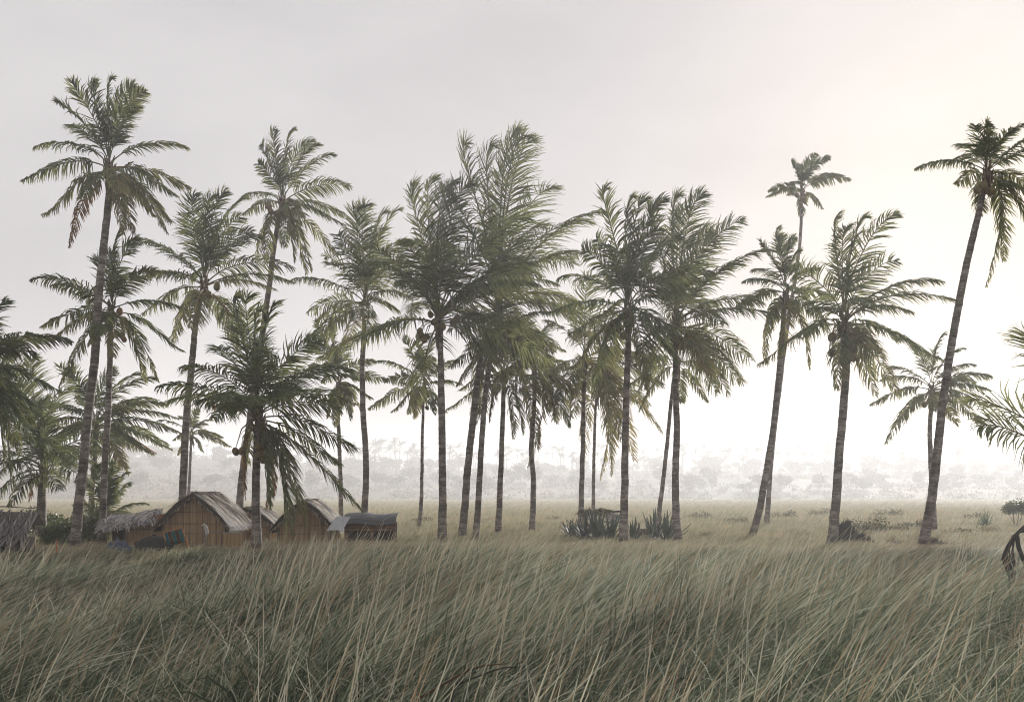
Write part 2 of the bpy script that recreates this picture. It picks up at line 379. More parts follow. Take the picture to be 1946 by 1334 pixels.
def frond_mesh(name, v, rg, lw, N, age, wind, roll, weight=1.0, hang=False, width=0.04, bare=0.10):
    """one feather leaf from the origin to tip vector v: midrib tube and two rows of hanging leaflets"""
    v = np.asarray(v, float); L = np.linalg.norm(v)
    hv = np.array([v[0], v[1], 0.0]); hl = np.linalg.norm(hv)
    if hl < 0.12 * L:
        a = rg.uniform(0, 2 * np.pi); h = np.array([math.cos(a), math.sin(a), 0.0])
    else: h = hv / hl
    el = math.atan2(v[2], hl)
    if el < R(-40): e0 = R(rg.uniform(-22, 22))
    else: e0 = min(el + R(rg.uniform(22, 40)), R(86))
    up3 = np.array([0, 0, 1.0])
    d_out = h * math.cos(e0) + up3 * math.sin(e0)
    if el < R(-40):
        c1 = d_out * 0.25 * L; c2 = v * 0.6 + d_out * 0.10 * L
    else:
        c1 = d_out * 0.42 * L
        bow = max(0.0, math.sin(el))
        c2 = v - h * (0.26 * L * (1 - bow)) + up3 * L * (0.10 - 0.07 * bow) - np.array([1.0, 0, 0]) * (0.20 * L * wind * bow)
        c1 = c1 - np.array([1.0, 0, 0]) * (0.04 * L * wind * bow)
    def bz(t):
        t = t[:, None]; return 3 * (1 - t) ** 2 * t * c1 + 3 * (1 - t) * t * t * c2 + t ** 3 * v
    def bt(t):
        t = t[:, None]; return unit(3 * (1 - t) ** 2 * c1 + 6 * (1 - t) * t * (c2 - c1) + 3 * t * t * (v - c2))
    tm = np.linspace(0, 1, 15)
    rv, rf = tube_arrays(bz(tm), (0.030 * L / 4.2) * (1 - 0.86 * tm) + 0.004, 5)
    t = np.linspace(bare + 0.04, 1.0, N)
    t = np.clip(t + rg.normal(0, 0.25 / N, N), 0.05, 1)
    P, T = bz(t), bt(t)
    side0 = np.array([h[1], -h[0], 0.0])
    S = unit(np.repeat(side0[None], N, 0))
    nrm = unit(np.cross(S, T))
    rr = roll + 0.35 * t
    S = S * np.cos(rr)[:, None] + nrm * np.sin(rr)[:, None]
    nrm = unit(np.cross(S, T))
    prof = np.sin(np.pi * np.clip(0.16 + 0.80 * t, 0, 1)) ** 0.6 * (1 - 0.35 * t)
    V, tint = [], []
    gust = np.sin(t * rg.uniform(5, 11) + rg.uniform(0, 6)) * 0.22
    for s in (-1, 1):
        ok = rg.random(N) > 0.07
        for _ in range(rg.integers(0, 3)):                 # torn gaps in the comb of leaflets
            g0 = rg.uniform(0.25, 0.95); ok &= ~((t > g0) & (t < g0 + rg.uniform(0.03, 0.09)))
        ln = lw * prof * rg.uniform(0.78, 1.12, N) * ok
        a = R(24) + R(36) * t + rg.normal(0, 0.12, N)
        d0 = unit(S * (s * np.cos(a))[:, None] + T * np.sin(a)[:, None] + nrm * rg.uniform(-0.1, 0.25, (N, 1)))
        G = np.zeros((N, 3)); G[:, 2] = -1.0 * weight; G[:, 0] = wind * 0.75
        G += rg.normal(0, 0.13, (N, 3)); G[:, 0] += gust
        gk = rg.uniform(0.7, 1.25, N)[:, None]
        d1 = unit(d0 + G * 0.50 * gk); d2 = unit(d1 + G * 0.75 * gk)
        q0 = P; q1 = q0 + d0 * (ln * 0.32)[:, None]; q2 = q1 + d1 * (ln * 0.36)[:, None]; q3 = q2 + d2 * (ln * 0.36)[:, None]
        wd = T + rg.normal(0, 0.35, (N, 3))
        rows = []
        for q, d, w in ((q0, d0, 0.5), (q1, d0, 1.0), (q2, d1, 0.8), (q3, d2, 0.12)):
            x = wd - d * np.sum(wd * d, 1, keepdims=True)
            x = unit(x) * (width * w * 0.5 * (0.6 + 0.5 * prof))[:, None]
            rows += [q - x, q + x]
        V.append(np.stack(rows, 1))                       # N,8,3
        base = age + rg.normal(0, 0.10, N) + 0.10 * t
        tint.append(np.stack([base - 0.05, base - 0.05, base, base, base + 0.04, base + 0.04, base + 0.25, base + 0.25], 1))
    V = np.concatenate(V).reshape(-1, 3); tint = np.concatenate(tint).ravel()
    nl = 2 * N
    b = (np.arange(nl) * 8)[:, None]
    F = np.concatenate([b + np.array([[0, 1, 3, 2]]), b + np.array([[2, 3, 5, 4]]), b + np.array([[4, 5, 7, 6]])])
    nV = len(rv)
    allv = np.vstack([rv, V]); allf = np.vstack([rf, F + nV])
    at_ = np.concatenate([np.full(nV, min(age + 0.42, 0.95)), np.clip(tint, 0, 1)])
    return new_mesh(name, allv, allf, {'tint': at_})

def coconut_mesh(name):
    nu, nv = 10, 7
    vs_, fs = [], []
    for j in range(nv + 1):
        ph = math.pi * j / nv
        for i in range(nu):
            th = 2 * math.pi * i / nu
            r = 1 + 0.07 * math.cos(3 * th)
            vs_.append((0.5 * r * math.sin(ph) * math.cos(th), 0.5 * r * math.sin(ph) * math.sin(th), 0.60 * math.cos(ph) * (1.08 if ph < 1.5 else 1)))
    for j in range(nv):
        for i in range(nu):
            fs.append((j * nu + i, (j + 1) * nu + i, (j + 1) * nu + (i + 1) % nu, j * nu + (i + 1) % nu))
    return vs_, fs
_cv, _cf = coconut_mesh('coconut')
COCO = {}
for key in ('husk', 'orange_husk', 'green_husk'):
    me = new_mesh('coconut', _cv, _cf, None, True); me.materials.append(M[key]); COCO[key] = me

def palm(label, Y, trunk, r0, fronds, extra=6, scale=1.0, nuts=(), husk='husk', nut_r=0.15, age=0.3, name='coconut_palm', group='coconut palms in the grove',
         dead=(), N=68, lw=None, seed=None, rtop=0.62, wind=0.55, crown_up=0.0, trunk_depth=0.0, skirt=0):
    rg = np.random.default_rng(seed if seed is not None else abs(int(trunk[0][0])) * 7 + int(Y * 10))
    pts = [at(x, y, Y) for x, y in trunk]
    bx = pts[0][0]
    gz = float(ground_z(bx, Y)) - 0.25
    if pts[0][2] > gz + 0.2 or pts[0][2] < gz: pts[0][2] = gz
    base = np.array([bx, Y, gz + 0.25])
    ln = np.cumsum([0] + [np.linalg.norm(pts[i + 1] - pts[i]) for i in range(len(pts) - 1)])
    for i, p in enumerate(pts): p[1] += trunk_depth * (ln[i] / ln[-1]) ** 1.5
    root = thing(name, label, 'palm tree', tuple(base), group)
    crown = pts[-1]
    # trunk with ring scars
    r0 = r0 * 0.85
    n = max(30, int(ln[-1] / 0.05))
    path = catmull(pts, n) - base
    path += np.cumsum(rg.normal(0, 0.003, (n, 3)), 0) * np.array([1, 1, 0])
    s = np.linspace(0, 1, n)
    dist = s * ln[-1]
    ringlen = 0.085 + 0.05 * s
    ph = np.cumsum(np.full(n, ln[-1] / n) / ringlen); ph += np.cumsum(rg.normal(0, 0.04, n)); saw = ph % 1.0
    rad = r0 * (rtop + (1 - rtop) * (1 - s) ** 0.8) + 0.55 * r0 * np.exp(-dist / 0.30) + 0.18 * r0 * np.exp(-dist / 1.0)
    rad = rad * (1 + 0.045 * (saw - 0.5)) + rg.normal(0, 0.0012, n)
    tv, tf = tube_arrays(path, rad, 12)
    tint = np.repeat((saw > 0.72).astype(float), 12) + rg.normal(0, 0.12, n * 12)
    link('trunk', new_mesh('trunk', tv, tf, {'tint': tint}, True), M['bark'], root)
    c0 = crown - base
    # leaf sheaths and old leaf bases round the growing point
    mb = MB()
    for i in range(22):
        a = rg.uniform(0, 2 * np.pi); u = rg.uniform(0, 1); q = r0 * rtop
        st = c0 + np.array([math.cos(a) * q * 0.7, math.sin(a) * q * 0.7, -0.45 + 0.6 * u]) * 1.0
        out_ = q * rg.uniform(0.9, 2.2) * (1.0 - 0.45 * u)
        en = st + np.array([math.cos(a) * out_, math.sin(a) * out_, rg.uniform(0.18, 0.42) * scale])
        md = (st + en) / 2 + np.array([math.cos(a), math.sin(a), 0]) * q * 0.15
        mb.tube([st, md, en], [q * 0.52, q * 0.36, q * 0.14], 5, rg.uniform(-0.4, 0.6))
    for i in range(12 + skirt * 10):                         # loose fibre hanging below the crown
        a = rg.uniform(0, 2 * np.pi); q = r0 * rtop
        st = c0 + np.array([math.cos(a) * q * 1.05, math.sin(a) * q * 1.05, rg.uniform(-0.4, 0.1)])
        l_ = rg.uniform(0.2, 0.55) * (1 + 0.9 * skirt)
        en = st + np.array([rg.normal(0.03, 0.06), rg.normal(0, 0.06), -l_])
        w = rg.uniform(0.015, 0.05)
        mb.quad(st - [w, 0, 0], st + [w, 0, 0], en + [w * .4, 0, 0], en - [w * .4, 0, 0], rg.uniform(-0.4, 0.6))
    mb.build('leaf_sheath', M['sheath'], root, True)
    # fronds that the photograph shows, then shorter ones that point to and from the eye
    k = Y / FPX
    vec = [np.array([(f[0] - trunk[-1][0]) * k, 0.0, -(f[1] - trunk[-1][1]) * k]) for f in fronds]
    Lp = (np.percentile([np.linalg.norm(q) for q in vec], 85) if vec else 3.6 * scale)
    lw = lw or 0.27 * Lp
    jobs = []
    for f, q in zip(fronds, vec):
        l2 = np.linalg.norm(q)
        dz = math.sqrt(max(0.0, Lp * Lp - l2 * l2))
        fr = f[2] if len(f) > 2 else rg.choice([-1, 1]) * rg.uniform(0.25, 0.75)
        q = q.copy(); q[1] = fr * max(dz, 0.12 * Lp)
        jobs.append((q, False))
    for i in range((extra + 1) // 2):
        a = rg.choice([-1, 1]) * R(90) + rg.normal(0, R(32)); e = R(rg.uniform(-42, 32))
        L_ = Lp * rg.uniform(0.8, 1.0)
        jobs.append((np.array([math.cos(a) * math.cos(e), math.sin(a) * math.cos(e), math.sin(e)]) * L_ + np.array([0.06 * Lp, 0, 0]), False))
    for f in dead:
        q = np.array([(f[0] - trunk[-1][0]) * k, rg.uniform(-0.3, 0.3), -(f[1] - trunk[-1][1]) * k])
        jobs.append((q, True))
    for q, isdead in jobs:
        L_ = np.linalg.norm(q); el = math.asin(np.clip(q[2] / L_, -1, 1))
        off = np.array([0, 0, 0.05 + 0.30 * math.sin(el)]) * scale + np.array([q[0], q[1], 0]) / L_ * r0 * 0.5 + np.array([0, 0, crown_up])
        ag = np.clip(age - 0.20 * math.sin(el) + rg.normal(0, 0.06), 0.02, 0.8)
        nn = max(16, int(N * min(1.0, 0.35 + 0.65 * L_ / Lp)))
        me = frond_mesh('frond', q - off, rg, lw * min(1.0, 0.45 + 0.6 * L_ / Lp) * (0.75 if isdead else 1), nn, 0.55 if isdead else ag, wind, rg.normal(0, 0.45 if el < 0.8 else 0.9),
                        1.6 if isdead else rg.uniform(0.75, 1.25) * float(np.interp(math.degrees(el), [0, 25, 55], [1.25, 0.85, 0.22])), width=(0.044 if Y < 40 else 0.056) * (0.8 + 0.2 * scale))
        o = link('frond', me, M['dead_frond'] if isdead else M['frond'], root, tuple(c0 + off))
        if isdead: o['label'] = 'dry rust brown frond hanging down'
    stalks = MB()
    for x, y in nuts:
        p = at(x, y, Y - rg.uniform(0.25, 0.6)) - base
        p[1] += trunk_depth
        o = link('coconut', COCO[husk], None, root, tuple(p))
        d = nut_r * 1.65 * rg.uniform(0.85, 1.1); o.scale = (d, d, d)
        o.rotation_euler = (rg.uniform(-0.6, 0.6), rg.uniform(-0.6, 0.6), rg.uniform(0, 6))
        top_ = c0 + np.array([rg.normal(0, .05), -.1, 0.05])
        stalks.tube([top_, (top_ + p) / 2 + np.array([(p - top_)[0] * .25, 0, .12]), p + np.array([0, 0, d * .5])], [.022, .018, .010], 5, 0.4)
    if len(nuts): stalks.build('fruit_stalk', M['sheath'], root)
    return root

def nuts_around(x, y, n, r, seed):
    q = np.random.default_rng(seed)
    return [(x + q.normal(0, r), y + q.normal(0, r * 0.75)) for _ in range(n)]

palm('tallest palm on the left with a rust brown frond hanging beside its slender leaning trunk', 30, [(140, 1030), (160, 880), (178, 690), (190, 520), (203, 390), (207, 318)], 0.165,
     [(45, 345), (57, 274), (117, 226), (160, 178), (150, 232), (190, 168), (222, 158), (252, 160), (290, 190), (283, 225), (345, 270), (350, 348), (345, 380), (318, 442), (308, 405), (252, 455, -0.6), (100, 418), (235, 430, 0.4)],
     5, 1.0, nuts_around(212, 345, 4, 10, 1), dead=[(132, 468)])
palm('palm with orange coconuts crossing in front of the tallest left trunk', 31.2, [(192, 1035), (198, 900), (206, 740), (209, 660), (212, 590)], 0.125,
     [(80, 540), (72, 618), (112, 655), (116, 735), (170, 480), (196, 470), (235, 440, -0.4), (278, 466), (335, 578), (338, 662), (298, 722), (270, 722), (140, 560), (310, 520), (250, 690, -0.8)],
     6, 0.85, [(200, 603), (194, 598), (213, 640), (232, 638), (228, 592), (236, 645), (222, 634)], 'orange_husk', 0.115)
palm('palm behind the ridge of the largest thatched hut with a dry frond under its crown', 36.5, [(343, 980), (352, 820), (366, 690), (374, 610), (388, 545)], 0.165,
     [(270, 465), (340, 395), (376, 378), (403, 372), (428, 362), (465, 376), (470, 432), (490, 445), (552, 505), (560, 540), (535, 560), (432, 650), (480, 640), (304, 632), (340, 660), (255, 588), (252, 524), (258, 455), (448, 400)],
     6, 1.0, nuts_around(392, 565, 4, 10, 3), dead=[(432, 590)])
palm('palm with brown coconuts under its crown and trunk leaning behind the huts', 38, [(450, 985), (462, 870), (488, 700), (507, 580), (523, 460), (536, 388)], 0.17,
     [(440, 358), (452, 397), (492, 500), (512, 508, -0.5), (579, 518), (566, 505, -0.5), (590, 512), (510, 292), (530, 262), (560, 250), (592, 264), (612, 285), (637, 300), (668, 360), (658, 432), (652, 398), (640, 485), (500, 322)],
     4, 0.95, [(510, 392), (515, 402), (545, 398), (552, 385), (565, 390), (528, 408), (556, 402)], 'husk', 0.15, rtop=0.55)
palm('short palm in front of the huts with ripe coconut clusters and long drooping fronds', 28.6, [(488, 1060), (486, 960), (486, 870), (490, 792)], 0.15,
     [(462, 575), (480, 568), (540, 588), (512, 600), (438, 612), (385, 648), (392, 715), (594, 640), (575, 692), (640, 688), (657, 783), (668, 850), (684, 970), (627, 878), (560, 1012, -0.9), (585, 1000, -0.7), (545, 1020, -0.5), (300, 762), (330, 745), (395, 770), (535, 960, -0.6), (600, 760), (445, 880)],
     14, 1.0, [(448, 858), (460, 857), (492, 850), (503, 848), (497, 862), (508, 860), (514, 855), (500, 872), (512, 868), (490, 866)], 'husk', 0.135, dead=[(402, 772), (520, 940), (470, 945), (508, 965)], age=0.16, N=70, rtop=0.8)
palm('palm with an S shaped trunk rising behind the low shack with the black tarpaulin roof', 39, [(690, 1000), (697, 900), (692, 780), (690, 690), (694, 640), (695, 580)], 0.15,
     [(563, 538), (572, 582), (592, 672), (612, 480), (640, 520), (685, 397), (700, 392), (735, 402), (762, 405), (780, 470), (795, 525), (788, 585), (672, 668), (610, 650), (770, 610), (722, 420), (660, 470)], 6, 1.0, nuts_around(700, 598, 3, 9, 5))
palm('thin dark palm standing behind the drooping fronds of the short coconut cluster palm', 44, [(648, 1000), (648, 900), (646, 800), (645, 725)], 0.12,
     [(588, 645), (605, 612), (630, 605), (660, 640), (715, 690), (735, 722), (712, 760), (690, 785), (600, 720), (615, 790), (640, 810), (672, 800), (580, 690)], 6, 0.8)
palm('small thin palm with brown nuts left of the big central palm', 45, [(795, 1012), (802, 930), (804, 830), (806, 735)], 0.105,
     [(716, 688), (735, 726), (702, 777), (782, 790), (770, 645), (795, 640), (830, 640), (870, 690), (850, 785), (830, 790), (880, 735), (742, 780)], 6, 0.75,
     [(790, 765), (785, 770), (824, 765), (828, 760), (812, 775), (795, 755)], 'husk', 0.13)
palm('big central palm with coconuts below a full windswept crown and a shaggy skirt of fibre', 33, [(840, 1045), (842, 920), (838, 760), (836, 690), (833, 612)], 0.155,
     [(785, 347), (824, 333), (858, 345), (896, 345), (884, 400), (1006, 425), (975, 470), (793, 516, -0.9), (870, 520, -0.9), (696, 660), (592, 672), (735, 540), (1100, 573), (1042, 692), (1062, 640), (720, 500), (760, 430), (930, 590), (960, 700), (1010, 520)],
     14, 1.05, [(825, 612), (830, 620), (800, 638), (806, 646), (798, 630), (812, 640), (868, 605), (818, 598), (842, 622), (860, 612)], 'husk', 0.12, skirt=1, N=76)
palm('palm with the widest upright crown on a leaning trunk near the big central palm', 36, [(876, 1045), (886, 930), (902, 770), (920, 660), (948, 585)], 0.165,
     [(938, 290), (985, 260), (1000, 262), (1014, 274), (890, 308), (1058, 330), (1128, 395), (1100, 462), (1092, 515), (1105, 560), (1085, 620), (1060, 700), (870, 420), (1040, 400), (890, 520), (860, 640), (1000, 700)],
     10, 1.1, nuts_around(950, 610, 4, 10, 7), N=76)
palm('palm sharing the gap with the leaning central trunk, its own trunk slimmer and bowed', 35, [(902, 1040), (908, 960), (916, 820), (930, 690), (950, 640)], 0.135,
     [(870, 735), (850, 690), (1030, 690), (1050, 740), (1040, 600), (880, 580), (960, 490), (1005, 520), (1000, 770), (910, 780), (1075, 660)], 5, 0.85)
palm('straight grey palm behind the leaning pair with a low hanging crown', 38.5, [(946, 1035), (950, 930), (955, 820), (958, 715)], 0.14,
     [(849, 776), (870, 735), (902, 808), (994, 822), (1010, 762), (1075, 740), (1030, 640), (890, 650), (940, 600), (985, 590), (975, 830), (1050, 700)], 7, 0.85, dead=[(930, 800)])
palm('palm with a slightly kinked trunk and a yellowed frond hanging along its side', 42, [(1010, 1030), (1014, 930), (1008, 850), (1013, 780), (1015, 700)], 0.14,
     [(1110, 758), (1080, 812), (1003, 885, -0.4), (1024, 852), (1090, 690), (960, 640), (1000, 600), (1050, 610), (940, 720), (1060, 800), (1085, 740)], 7, 0.85, age=0.4, dead=[(1055, 790)])
palm('palm standing behind the sisal clump and the collapsed shelter', 43, [(1103, 1005), (1106, 900), (1108, 790), (1112, 680)], 0.14,
     [(1242, 762), (1256, 820), (1207, 874), (1175, 840), (1040, 620), (1070, 560), (1120, 540), (1180, 580), (1030, 720), (1050, 800), (1230, 700), (1245, 740), (1160, 870)], 8, 0.95, age=0.4)
palm('thin palm mostly hidden by one yellow tipped frond beside the collapsed shelter', 50, [(1127, 1000), (1128, 920), (1130, 840), (1135, 745)], 0.115,
     [(1140, 908, -0.6), (1110, 880), (1160, 900), (1200, 830), (1215, 780), (1080, 740), (1100, 690), (1150, 670), (1190, 700)], 5, 0.75, age=0.45)
palm('palm with greenish coconuts whose trunk stands in front among the sisal plants', 31.5, [(1184, 1060), (1188, 930), (1190, 780), (1193, 660), (1193, 590)], 0.15,
     [(1150, 364), (1202, 378), (1225, 385), (1262, 385), (1106, 488), (1068, 508), (1040, 603), (1079, 648), (1120, 762, -0.8), (1280, 700, -0.6), (1335, 545), (1222, 742, -0.3), (1302, 440), (1340, 664), (1140, 440), (1270, 600, -0.8), (1240, 460)],
     14, 1.05, nuts_around(1185, 612, 9, 14, 9), 'green_husk', 0.13, N=76)
palm('palm with dense windblown crown and flared trunk base beside the greenish coconut palm', 34, [(1290, 1045), (1284, 950), (1286, 820), (1284, 720), (1285, 620)], 0.155,
     [(1334, 375), (1403, 430), (1457, 490), (1454, 670), (1433, 717), (1400, 742), (1460, 570), (1240, 400), (1290, 378), (1310, 390), (1360, 430), (1450, 620), (1340, 480), (1210, 520), (1200, 690), (1230, 730), (1390, 520)],
     14, 1.05, nuts_around(1290, 650, 4, 10, 12), N=76)
palm('thin palm trunk leaning right behind the sisal to meet the dense windblown crown', 42, [(1246, 1010), (1258, 930), (1270, 830), (1280, 730), (1288, 690)], 0.115,
     [(1200, 680), (1180, 740), (1215, 780), (1340, 640), (1370, 700), (1350, 760), (1300, 600), (1250, 620)], 4, 0.75)
palm('highest thin palm with a small bare crown rising above its neighbours on the right', 47, [(1455, 1005), (1470, 850), (1496, 640), (1518, 480), (1525, 362)], 0.14,
     [(1463, 366), (1470, 352), (1510, 303), (1530, 303), (1555, 292), (1578, 300), (1614, 344), (1598, 336), (1572, 388), (1490, 378), (1545, 320)], 3, 0.7, nuts_around(1524, 385, 3, 6, 14), rtop=0.5)
palm('palm with ragged crown whose spreading trunk base meets the highest thin palm', 36, [(1420, 1040), (1440, 985), (1462, 860), (1482, 700), (1492, 555)], 0.165,
     [(1475, 440), (1492, 445), (1515, 450), (1530, 470), (1402, 545), (1410, 574), (1392, 590), (1540, 602), (1572, 578), (1452, 690), (1480, 680), (1560, 625), (1535, 700), (1545, 520), (1440, 470), (1450, 640)], 6, 0.95, rtop=0.58)
palm('palm lit from behind by the sun with a dark earth mound at its foot', 31, [(1580, 1050), (1590, 930), (1600, 800), (1610, 690), (1604, 615)], 0.165,
     [(1597, 410), (1622, 425), (1640, 420), (1700, 412), (1770, 545), (1812, 575), (1715, 490), (1536, 490), (1494, 652), (1520, 600), (1573, 742), (1690, 745), (1676, 757), (1660, 692), (1760, 690), (1730, 640), (1560, 560), (1670, 620, -0.8)],
     7, 1.05, nuts_around(1610, 655, 9, 20, 15), 'husk', 0.15, rtop=0.75)
palm('smaller palm with spreading fronds hidden behind the tall curved trunk on the right', 42, [(1775, 1015), (1770, 900), (1768, 820), (1770, 740)], 0.14,
     [(1680, 842), (1668, 765), (1690, 717), (1715, 690), (1745, 655), (1782, 641), (1859, 692), (1868, 722), (1882, 772), (1875, 805), (1835, 805), (1810, 670), (1720, 800)], 6, 0.85, nuts_around(1762, 765, 4, 8, 16))
palm('tall far right palm with a long curved trunk and windswept crown', 31, [(1752, 1050), (1770, 945), (1785, 820), (1808, 660), (1838, 500), (1862, 400), (1876, 330)], 0.17,
     [(1762, 303), (1832, 258), (1848, 262), (1868, 246), (1905, 240), (1935, 250), (1960, 280), (1985, 300), (2000, 360), (1990, 420), (1972, 470), (1910, 492), (1872, 542, -0.3), (1800, 360), (1945, 330), (1895, 270)],
     6, 1.0, nuts_around(1874, 362, 5, 9, 17), rtop=0.55)
palm('short dark palm with a brown leaf base rising behind the grey thatched hut', 35.5, [(78, 1010), (79, 960), (80, 915), (82, 890)], 0.19,
     [(0, 690), (22, 670), (50, 720), (92, 732), (118, 765), (150, 845), (140, 930), (28, 955), (-20, 880), (-10, 790), (60, 680), (125, 800), (45, 960), (165, 790)], 24, 0.95, age=0.12, dead=[(52, 950)])
palm('palm cut off by the frame edge over the grey thatched hut', 27.5, [(-60, 1040), (-55, 900), (-48, 780), (-45, 700)], 0.15,
     [(36, 625), (38, 665), (90, 738), (60, 780), (40, 860), (15, 920), (-20, 560), (-90, 580), (-160, 640), (-170, 760), (-110, 850), (70, 840), (20, 700), (5, 640), (55, 720), (30, 800), (-5, 870)], 12, 1.0, age=0.12)
palm('broad bright fronded palm behind the two leaning trunks on the left', 42, [(172, 1010), (174, 940), (178, 880), (182, 810)], 0.15,
     [(322, 852), (340, 822), (338, 795), (290, 718), (318, 770), (132, 702), (150, 705), (200, 700), (245, 705), (300, 862), (120, 780), (110, 850), (280, 755), (228, 900), (150, 880), (105, 820), (260, 890), (240, 850)], 14, 0.95, age=0.3, dead=[(295, 860)])
palm('small distant palm whose trunk shows beside the trunk behind the largest hut', 56, [(356, 1010), (359, 930), (362, 870), (364, 825)], 0.11,
     [(300, 800), (322, 835), (335, 790), (360, 770), (385, 780), (410, 800), (438, 848), (418, 830), (395, 860), (345, 865)], 5, 0.7, age=0.5)
palm('young trunkless palm with bright arching fronds behind the leafy bush', 36, [(205, 1020), (206, 1005), (207, 990)], 0.10,
     [(258, 920), (272, 958), (252, 985), (236, 898), (212, 880), (188, 885), (165, 915), (150, 960), (228, 890)], 4, 0.7, age=0.3)
palm('low palm at the right edge whose fronds reach in toward the grassy field', 22, [(2180, 1180), (2176, 1110), (2170, 1060), (2164, 1030)], 0.16,
     [(1835, 815, -0.3), (1925, 745), (1948, 640), (2010, 590), (2120, 600), (2220, 700), (2260, 820), (2230, 960), (2300, 900)], 0, 1.0, age=0.4)

# ------------------------------------------------------------------ huts
def rotz(a): return np.array([[math.cos(a), -math.sin(a), 0], [math.sin(a), math.cos(a), 0], [0, 0, 1]])

def strip(mb, a, b, w, wdir, rg, tint, sag=0.0, segs=2):
    """a leaf strip from a to b, width w along wdir"""
    a, b, wdir = map(lambda q: np.asarray(q, float), (a, b, wdir))
    pts, ti = [], []
    for i in range(segs + 1):
        t = i / segs
        p = a + (b - a) * t; p = p - np.array([0, 0, sag]) * t * t
        ww = w * (1 - 0.6 * t)
        pts += [p - wdir * ww / 2, p + wdir * ww / 2]; ti += [tint + 0.15 * t] * 2
    mb.add(pts, [(2 * i, 2 * i + 1, 2 * i + 3, 2 * i + 2) for i in range(segs)], np.array(ti))

